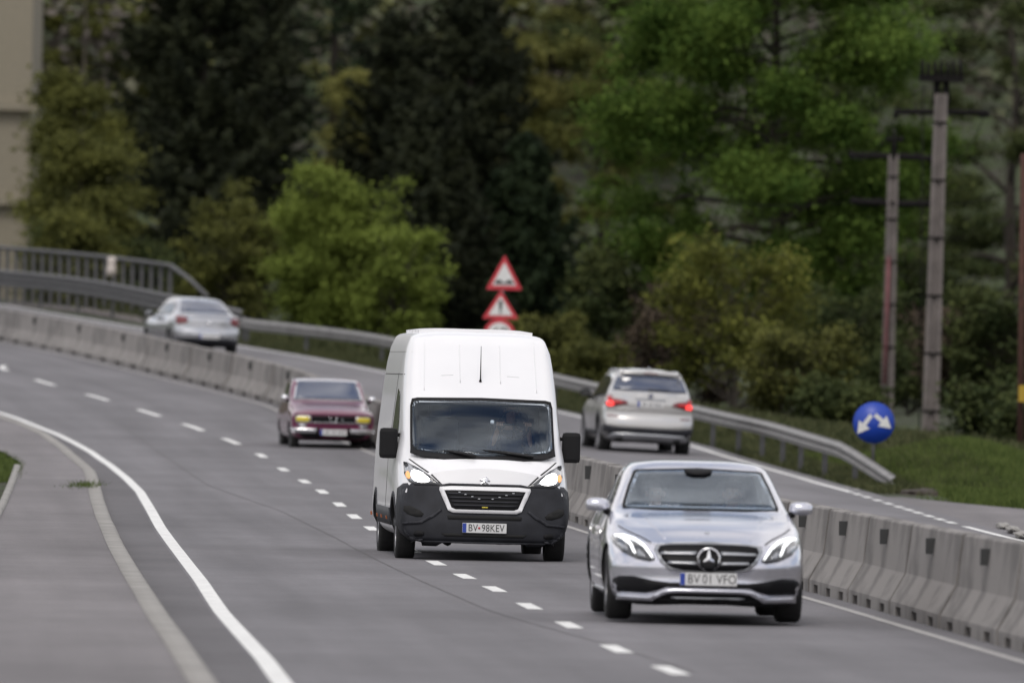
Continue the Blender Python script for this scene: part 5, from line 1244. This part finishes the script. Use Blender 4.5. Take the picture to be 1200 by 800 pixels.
def broad_tree(name, base, H, Rw, seed, leaf, nleaf, size, label, cat='tree', group=None, crown0=.15, stems=1, ncl=150, clr=.42, shape='round', bark='bark', flatc=.55, twigs=0, nl0=26):
    rng = np.random.default_rng(seed); rnd = random.Random(seed)
    root = empty(name, base); tag(root, label, cat, group)
    paths = []; centers = []
    def prof(t):   # crown radius at relative height t
        if shape == 'round': return math.sin(math.pi * min(1, max(0.02, (t - crown0) / (1 - crown0))) ** .8) ** .6
        if shape == 'cone': return max(.05, 1.05 - (t - crown0) / (1 - crown0)) ** .8
        if shape == 'peak': return max(.12, min(1, .65 + t) if t < .35 else 1 - (t - .35) / .70)
        if shape == 'bush': return max(.1, 1 - ((t - .3) / .75) ** 2) ** .5
        return 1
    for s in range(stems):
        az = rnd.uniform(0, 6.28); lean = (.0 if stems == 1 else rnd.uniform(.1, .45) * Rw)
        top = Vector((math.cos(az) * lean, math.sin(az) * lean, H * (.93 if stems == 1 else rnd.uniform(.6, .95))))
        tr = [Vector((0, 0, -.3))]
        for i in range(1, 9):
            t = i / 8; tr.append(Vector((top.x * t ** 1.3 + rnd.uniform(-1, 1) * .04 * Rw, top.y * t ** 1.3 + rnd.uniform(-1, 1) * .04 * Rw, top.z * t)))
        r0 = H * (.020 if stems == 1 else .009); paths.append((tr, r0, r0 * .15, 8))
        nl = max(5, int((nl0 if stems == 1 else max(nl0, 60) / stems)))
        for k in range(nl):
            t = crown0 + (1 - crown0) * ((k + .5) / nl) ** .9 * .97
            if stems > 1: t = max(.1, t)
            f = t * 8; i = min(7, int(f)); p = tr[i].lerp(tr[i + 1], f - i) if t < 1 else tr[-1]
            az2 = k * 2.4 + rnd.uniform(-.4, .4); Lr = Rw * prof(p.z / H) * rnd.uniform(.75, 1.12)
            d = Vector((math.cos(az2), math.sin(az2), 0)); rise = rnd.uniform(.05, .8) * (1 if shape != 'cone' else .3)
            if stems > 1: Lr *= .75; rise += .5
            pts = [p + d * Lr * u + Vector((0, 0, Lr * (rise * u - .28 * u * u))) + Vector((rnd.uniform(-1, 1), rnd.uniform(-1, 1), rnd.uniform(-1, 1))) * .05 * Lr * (u > 0) for u in (0, .3, .6, .85, 1)]
            rb = r0 * (1 - t) * .55 + .012; paths.append((pts, rb, .006, 5))
            for u in (.45, .6, .75, .9, 1.0, .82):
                f = u * 4; i = min(3, int(f)); q = pts[i].lerp(pts[i + 1], f - i)
                az3 = az2 + rnd.choice((-1, 1)) * rnd.uniform(.3, 1.2); l2 = Lr * rnd.uniform(.12, .32)
                e = q + Vector((math.cos(az3) * l2, math.sin(az3) * l2, l2 * rnd.uniform(-.15, .5)))
                paths.append(([q, q.lerp(e, .5) + Vector((0, 0, .03)), e], .010, .004, 3))
                centers += [e, q.lerp(e, .5)]
        centers += [tr[-1], tr[-2]]
    for k in range(twigs):     # long bare or thinly leaved shoots sticking out
        az2 = rnd.uniform(0, 6.28); t = rnd.uniform(.4, .9); p = Vector((math.cos(az2) * Rw * .4, math.sin(az2) * Rw * .4, H * t)); L = rnd.uniform(.18, .36) * Rw
        e = p + Vector((math.cos(az2) * L * 1.5, math.sin(az2) * L * .8, L * rnd.uniform(.5, 1.4))); paths.append(([p * .6, p, e], .015, .004, 3))
        centers += [p.lerp(e, u) for u in (.5, .8, 1)]
    Cc = np.array([tuple(c) for c in centers]); 
    w = rng.uniform(.2, 1.6, len(Cc)); w /= w.sum()
    pick = rng.choice(len(Cc), nleaf, p=w); g = rng.normal(size=(nleaf, 3)) * np.array([1, 1, flatc]) * clr * .5 * rng.uniform(.5, 1.3, size=(len(Cc), 1))[pick]
    Cn = Cc[pick] + g; Cn = Cn[Cn[:, 2] > .02]
    V, Q = quads_at(rng, Cn, size); mesh_np('crown', V, Q, LM[leaf], root)
    bm = bmesh.new(); limb_tubes(bm, paths); from_bm('trunk', bm, M[bark], root, True)
    return root
def spruce(base, H, Rw, seed, label, leaf='spruce', n=26000, size=.13, group=None, c0=.04, dens=1.0, droop=.35, thin=False, pw=.75, rag=(.65, 1.15)):
    rng = np.random.default_rng(seed); rnd = random.Random(seed)
    root = empty('spruce_tree' if not thin else 'larch_tree', base); tag(root, label, 'tree', group)
    paths = [([Vector((0, 0, -.3)), Vector((0, 0, H * .5)), Vector((0, 0, H))], H * .016, .01, 8)]
    Cn, Dr = [], []; z = H * c0
    segs = []
    while z < H * .985:
        t = z / H; L = Rw * (1 - t) ** pw * 1.02 + .08; nb = 7 if not thin else 4
        for k in range(nb):
            az = rnd.uniform(0, 6.28); l = L * rnd.uniform(*rag); d = Vector((math.cos(az), math.sin(az), 0)); up = rnd.uniform(.0, .3) - droop * (1 - t)
            pts = [Vector((0, 0, z)) + d * l * u + Vector((0, 0, l * (up * u - .18 * math.sin(u * 3.1) + .22 * u * u))) for u in (0, .35, .7, 1)]
            paths.append((pts, .03 * (1 - t) + .012, .006, 4)); segs.append((pts, l, d))
        z += (.34 if not thin else .5) * (1 - .45 * t) * (H / 12) ** .5
    tot = sum(l for _, l, _ in segs)
    for pts, l, d in segs:
        m = int(n * l / tot) + 2; u = rng.uniform(.12, 1, m) ** .8 * 2.999; i = u.astype(int); f = (u - i)[:, None]
        A = np.array([tuple(p) for p in pts]); c = A[i] * (1 - f) + A[i + 1] * f
        side = np.cross(np.array(d), [0, 0, 1.]); w = (1.05 - u / 3)[:, None] * l * .32
        c = c + side * rng.normal(size=(m, 1)) * w * .6 + np.array([0, 0, 1.]) * (-np.abs(rng.normal(size=(m, 1))) * .16) + rng.normal(size=(m, 3)) * .04
        Cn.append(c); Dr.append(np.tile(np.array(d), (m, 1)) + side * rng.normal(size=(m, 1)) * .6)
    Cn = np.concatenate(Cn); Dr = np.concatenate(Dr)
    V, Q = quads_at(rng, Cn, size, 2.4, .7, .25, Dr); mesh_np('crown', V, Q, LM[leaf], root)
    bm = bmesh.new(); limb_tubes(bm, paths); from_bm('trunk', bm, M['bark'], root, True)
    return root
def gb(px, Y, py=None):
    """foot of a plant: on the ground at distance Y under the column px"""
    x = at(px, 400 if py is None else py, Y).x; return Vector((x, Y, float(T(x, Y))))
def hh(px, py, Y, base): return at(px, py, Y).z - base.z

# dark spruces
b = gb(232, 420); spruce(b, 19.5, 5.0, 11, 'huge dark spruce filling the upper left, its top out of the photo', n=95000, size=.12)
b = gb(300, 455); spruce(b, 15, 3.0, 12, 'dark spruce close behind the right side of the huge spruce', n=26000, size=.13)
b = gb(462, 425); spruce(b, hh(462, 8, 425, b), 3.5, 13, 'dark spruce with a broken ragged top, left one of the central pair', pw=.52, rag=(.35, 1.2), n=60000, size=.12)
b = gb(545, 418); spruce(b, hh(545, -25, 418, b), 3.9, 14, 'dark spruce with spreading ragged top branches, right one of the central pair', pw=.5, rag=(.35, 1.2), n=72000, size=.12)
b = gb(500, 405); spruce(b, hh(500, 110, 405, b), 3.5, 15, 'lower dark spruce in front of and between the central pair', n=56000, size=.12)
b = gb(612, 412); spruce(b, hh(612, 150, 412, b), 3.0, 16, 'softer green spruce just right of the central pair', 'spruce2', n=34000, size=.15)
b = gb(385, 470); spruce(b, 16, 3.2, 17, 'thin see-through larch with a bare dark trunk, between the huge spruce and the central pair', 'spruce2', n=9000, size=.13, thin=True)
# broad trees
b = gb(905, 330); broad_tree('chestnut_tree', b, 15.5, 4.6, 21, 'fresh', 165000, .11, 'big fresh green leafy tree with dark trunk, behind the silver sport utility vehicle', crown0=.12, clr=.80, flatc=.85, nl0=74)
b = gb(398, 338); broad_tree('shrub', b, hh(405, 178, 338, b), 2.25, 22, 'lime', 95000, .085, 'bright yellow green bushy tree just behind the guardrail, left of the van', 'tree', crown0=.05, stems=8, clr=.55, shape='peak', bark='bark_light', nl0=110, twigs=14)
b = gb(462, 336); broad_tree('shrub', b, hh(462, 262, 336, b), 1.5, 23, 'lime', 12000, .10, 'lower yellow green shrub against the right side of the bright bushy tree', 'shrub', crown0=.05, stems=5, clr=.45, shape='bush', bark='bark_light', twigs=8)
b = gb(265, 350); broad_tree('shrub', b, hh(265, 215, 350, b), 1.7, 24, 'olive', 16000, .10, 'dull olive shrub between the huge spruce and the bright bushy tree', 'shrub', crown0=.05, stems=5, clr=.45, shape='bush')
b = gb(645, 312); broad_tree('shrub', b, hh(645, 377, 312, b), 1.3, 25, 'olive', 14000, .09, 'rounded olive bush right behind the van roof', 'shrub', crown0=.0, stems=5, clr=.40, shape='bush')
b = gb(705, 306); broad_tree('shrub', b, hh(705, 395, 306, b), .9, 26, 'olive', 7000, .09, 'small olive bush left of the sport utility vehicle', 'shrub', crown0=.0, stems=4, clr=.35, shape='bush')
b = gb(865, 282); broad_tree('shrub', b, hh(865, 285, 282, b), 2.2, 27, 'spring', 12000, .095, 'spiky yellowish shrub with long shoots in front of the big green tree', 'shrub', crown0=.05, stems=7, clr=.50, shape='bush', bark='bark_light', twigs=26)
b = gb(935, 268); broad_tree('shrub', b, hh(935, 395, 268, b), 1.5, 28, 'olive', 9000, .09, 'low leafy shrub in front of the spiky one, above the guardrail', 'shrub', crown0=.0, stems=6, clr=.4, shape='bush', bark='bark_light', twigs=12)
b = gb(800, 285); broad_tree('shrub', b, hh(800, 350, 285, b), 1.5, 29, 'brown', 9000, .08, 'brown twiggy shrub directly behind the silver sport utility vehicle', 'shrub', crown0=.0, stems=8, clr=.45, shape='bush', bark='bark_light', twigs=14)
b = gb(738, 330); broad_tree('shrub', b, hh(738, 290, 330, b), 1.8, 30, 'dim', 15000, .11, 'dim green shrub between the central spruces and the big green tree', 'shrub', crown0=.0, stems=6, clr=.5, shape='bush')
for k, (px, Y, py, rw, lf, lab) in enumerate((
    (995, 318, 345, 1.9, 'dim', 'dim green shrub left of the shorter utility pole'),
    (1072, 335, 300, 1.8, 'dim', 'dim green shrub between the two utility poles'),
    (1150, 292, 380, 1.7, 'brown', 'brown leafless thicket right of the taller utility pole'),
    (1190, 290, 330, 1.8, 'dim', 'dim green shrub at the right edge of the photo'),
    (1172, 255, 475, 1.1, 'dim', 'low brush at the foot of the slope on the right'),
    (1066, 312, 420, 1.3, 'dim', 'low dim brush behind the round blue sign'),
    (985, 266, 455, 1.0, 'dim', 'low dim brush left of the round blue sign'),
    (1225, 245, 490, 1.0, 'dim', 'low brush half out of the photo at the right'))):
    b = gb(px, Y); broad_tree('shrub', b, max(1.0, hh(px, py, Y, b)), rw, 50 + k, lf, 11000 if rw > 1.5 else 7000, .10, lab, 'shrub', 'shrubs below the utility poles', crown0=0, stems=6, clr=.45, shape='bush', twigs=6)
for k, (px, Y, py, rw, lf, lab) in enumerate((
    (1180, 400, -60, 4.0, 'dim', 'dark green tree behind the utility poles at the far right'),
    (1085, 430, 190, 2.6, 'dim', 'dim tree behind the taller utility pole'),
    (700, 440, 40, 3.0, 'olive', 'pale olive tree behind the left side of the big green tree'),
    (740, 470, -40, 3.2, 'dim', 'tall dim tree left of the big green tree, its top out of the photo'),
    (640, 480, 10, 3.0, 'olive', 'olive tree right behind the central spruces'),
    (428, 445, 70, 1.9, 'golden', 'small golden green tree seen between the larch and the central spruces'),
    (590, 440, 22, 2.0, 'golden', 'golden green tree peeping out behind the central spruce tops'),
    (345, 500, 150, 2.6, 'olive', 'olive tree behind the larch trunk'),
    (92, 372, 140, 1.4, 'olive', 'dark leafy tree in front of the cream building'),
    (84, 392, 62, 1.7, 'olive', 'olive green tree between the cream building and the huge spruce'),
    (120, 480, 0, 2.6, 'olive', 'pale olive tree behind the left side of the huge spruce'),
    (88, 365, 250, 1.1, 'olive', 'low olive shrub behind the bridge railing, left of the white sleeve'),
    (74, 366, 262, .8, 'dim', 'low dark shrub behind the bridge railing near the left edge'),
    (160, 372, 285, 1.1, 'dim', 'low dark shrub behind the bridge railing, right of the white sleeve'),
    (970, 420, 60, 3.0, 'dim', 'dim tree behind the right side of the big green tree'))):
    b = gb(px, Y); broad_tree('leafy_tree', b, hh(px, py, Y, b), rw, 80 + k, lf, 26000, .12, lab, 'tree', 'trees beyond the road', crown0=.1, clr=.7, flatc=.6, shape='round')

# far wooded hillside: one mass nobody could count
rng = np.random.default_rng(5)
nC = 2300; tx = rng.uniform(-130, 130, nC); ty = rng.uniform(470, 800, nC); hT = rng.uniform(5, 11, nC); rT = hT * rng.uniform(.22, .36, nC)
g0 = T(tx, ty); Vs = []
per = 110
for i in range(nC):
    p = rng.normal(size=(per, 3)); p /= np.linalg.norm(p, axis=1)[:, None]; p *= rng.uniform(.55, 1.05, size=(per, 1))
    Vs.append(p * [rT[i], rT[i], hT[i] * .45] + [tx[i], ty[i], g0[i] + hT[i] * .55])
V, Q = quads_at(rng, np.concatenate(Vs), .55, 1.3)
m, n, l, bb = new_mat('far_wood_leaves')
t_ = n.new('ShaderNodeTexCoord'); z_ = n.new('ShaderNodeTexNoise'); z_.inputs['Scale'].default_value = .13; z_.inputs['Detail'].default_value = 4
r_ = n.new('ShaderNodeValToRGB'); e = r_.color_ramp.elements; e[0].position = .36; e[0].color = (.11, .095, .085, 1); e[1].position = .66; e[1].color = (.17, .17, .06, 1)
q_ = e.new(.5); q_.color = (.095, .10, .06, 1); q_ = e.new(.58); q_.color = (.075, .09, .05, 1)
l.new(t_.outputs['Object'], z_.inputs[0]); l.new(z_.outputs[0], r_.inputs[0]); l.new(r_.outputs[0], bb.inputs['Base Color']); bb.inputs['Roughness'].default_value = .9; bb.inputs['Specular IOR Level'].default_value = .1
tag(mesh_np('far_woodland', V, Q, m), kind='stuff')
V = []; Q = []
bm = bmesh.new()
for i in range(0, nC, 4): add_tube(bm, [(tx[i], ty[i], g0[i] - .3), (tx[i], ty[i], g0[i] + hT[i] * .8)], [.14, .05], 4)
tag(from_bm('far_trunks', bm, M['bark_light']), kind='stuff')

# grass and weeds
def blades(name, pts, h, w, m, lean=.35):
    n = len(pts); rng = np.random.default_rng(n); a = rng.uniform(0, 6.28, n); hgt = h * rng.uniform(.4, 1.3, n)
    sd = np.stack([np.cos(a), np.sin(a), 0 * a], 1) * w; ln = rng.normal(size=(n, 3)) * lean * hgt[:, None]; ln[:, 2] = hgt
    V = np.stack([pts - sd, pts + sd, pts + ln + sd * .25, pts + ln - sd * .25], 1).reshape(-1, 3)
    return tag(mesh_np(name, V, np.arange(4 * n).reshape(n, 4), m), kind='stuff')
rng = np.random.default_rng(9)
def scatter(n, y0, y1, xa, xb, pw=1):
    y = rng.uniform(y0, y1, n); u = rng.uniform(0, 1, n) ** pw; x = np.array([xa(a) for a in y]) * (1 - u) + np.array([xb(a) for a in y]) * u
    return np.stack([x, y, T(x, y) - .01], 1)
blades('grass', scatter(70000, 186, 226, lambda y: farL(y) + 1.5, lambda y: farL(y) + 7.5), .16, .012, LM['grass'])
pts_ = scatter(16000, 150, 192, lambda y: farL(y) + .5 + float(np.interp(y, [120, 150, 165, 178, 187, 192], [60, 60, 9, 3.2, 1.0, .35])), lambda y: farL(y) + 13)
blades('grass', pts_, .16, .012, LM['grass'])
blades('weeds', scatter(90000, 196, 318, lambda y: farL(y) + .55, lambda y: farL(y) + 3.2, 1.1), .13, .014, LM['drygrass'], .6)
blades('weeds', scatter(30000, 225, 340, lambda y: farL(y) + 2.0, lambda y: farL(y) + 9), .40, .03, LM['drygrass'], .5)
blades('grass', scatter(12000, 174, 214, lambda y: wkX(y) - 2.2, lambda y: wkX(y) + .05), .09, .010, LM['grass'])
for (px, py, Yc, sx, sy, n) in ((12, 768, 88, .28, 1.8, 900), (46, 768, 88, .05, .6, 160), (98, 568, 167, .12, 1.2, 350), (4, 645, 130, .12, 3, 250)):
    c = at(px, py, Yc); p = rng.normal(size=(n, 3)) * [sx, sy, 0] + [c.x, c.y, c.z - .01]; blades('grass', p, .05, .006, LM['grass'], .7)

# ------------------------------------------------------------------ buildings beyond the trees
def block_house(base, w, dpt, h, wall, roof, label, floors, cols, roofh=1.2, ledge=None):
    root = empty('house', base); tag(root, label, 'building')
    box('wall', (0, dpt / 2, h / 2), (w, dpt, h), wall, root)
    if roofh:
        bm = bmesh.new(); o_ = .4
        v = [bm.verts.new(p) for p in ((-w / 2 - o_, -o_, h), (w / 2 + o_, -o_, h), (w / 2 + o_, dpt + o_, h), (-w / 2 - o_, dpt + o_, h), (-w / 2 + .5, dpt / 2, h + roofh), (w / 2 - .5, dpt / 2, h + roofh))]
        for f in ((0, 1, 5, 4), (1, 2, 5), (2, 3, 4, 5), (3, 0, 4), (3, 2, 1, 0)): bm.faces.new([v[i] for i in f])
        from_bm('roof', bm, roof, root)
    for f in range(floors):
        for c in range(cols):
            x = -w / 2 + w * (c + .5) / cols; z = h * (f + .55) / floors
            wi = box('window', (x, -.01, z), (w / cols * .42, .08, h / floors * .42), M['win'], root)
            box('sill', (0, -.06, -h / floors * .23), (w / cols * .48, .14, .08), M['palewall'], wi)
    if ledge:
        for z in ledge: box('ledge', (0, -.15, z), (w + .5, .5, .28), wall, root)
    return root
b = at(-60, 330, 430); b.z = float(T(b.x, 430)); wd = 2 * (at(37, 100, 430).x - b.x)
block_house(b, wd, 9, 15, M['cream'], M['pinkroof'], 'tall cream rendered building with floor ledges at the left edge of the photo', 5, 1, 0, [at(0, 125, 430).z - b.z, at(0, 236, 430).z - b.z])
b = at(88, 100, 640); b.z = at(88, 60, 640).z; block_house(b, 4.2, 6, 1.6, M['palewall'], M['pinkroof'], 'pale house with a faded pinkish roof on the far hillside at the upper left', 1, 3, 1.2)
b = at(1130, 60, 700); b.z = at(1130, 14, 700).z; block_house(b, 4.5, 6, 2.2, M['palewall'], M['pinkroof'], 'pale house on the far hillside at the top right', 1, 4, .9)
b = at(1056, 60, 690); b.z = at(1056, 34, 690).z; block_house(b, .8, 2, 3.2, M['palewall'], M['pinkroof'], 'narrow pale tower among the trees above the shorter utility pole', 2, 1, .3)
b = at(1085, 120, 560); b.z = at(1060, 112, 560).z; b.x = at(1058, 112, 560).x; block_house(b, 1.5, 3, .5, M['palewall'], M['palewall'], 'pale low roofed shed left of the taller utility pole top', 1, 2, .35)
b = at(1178, 250, 520); b.z = at(1178, 262, 520).z; block_house(b, 2.4, 4, .8, M['palewall'], M['pinkroof'], 'small grey roofed shed among the trees at the right edge', 1, 2, .5)
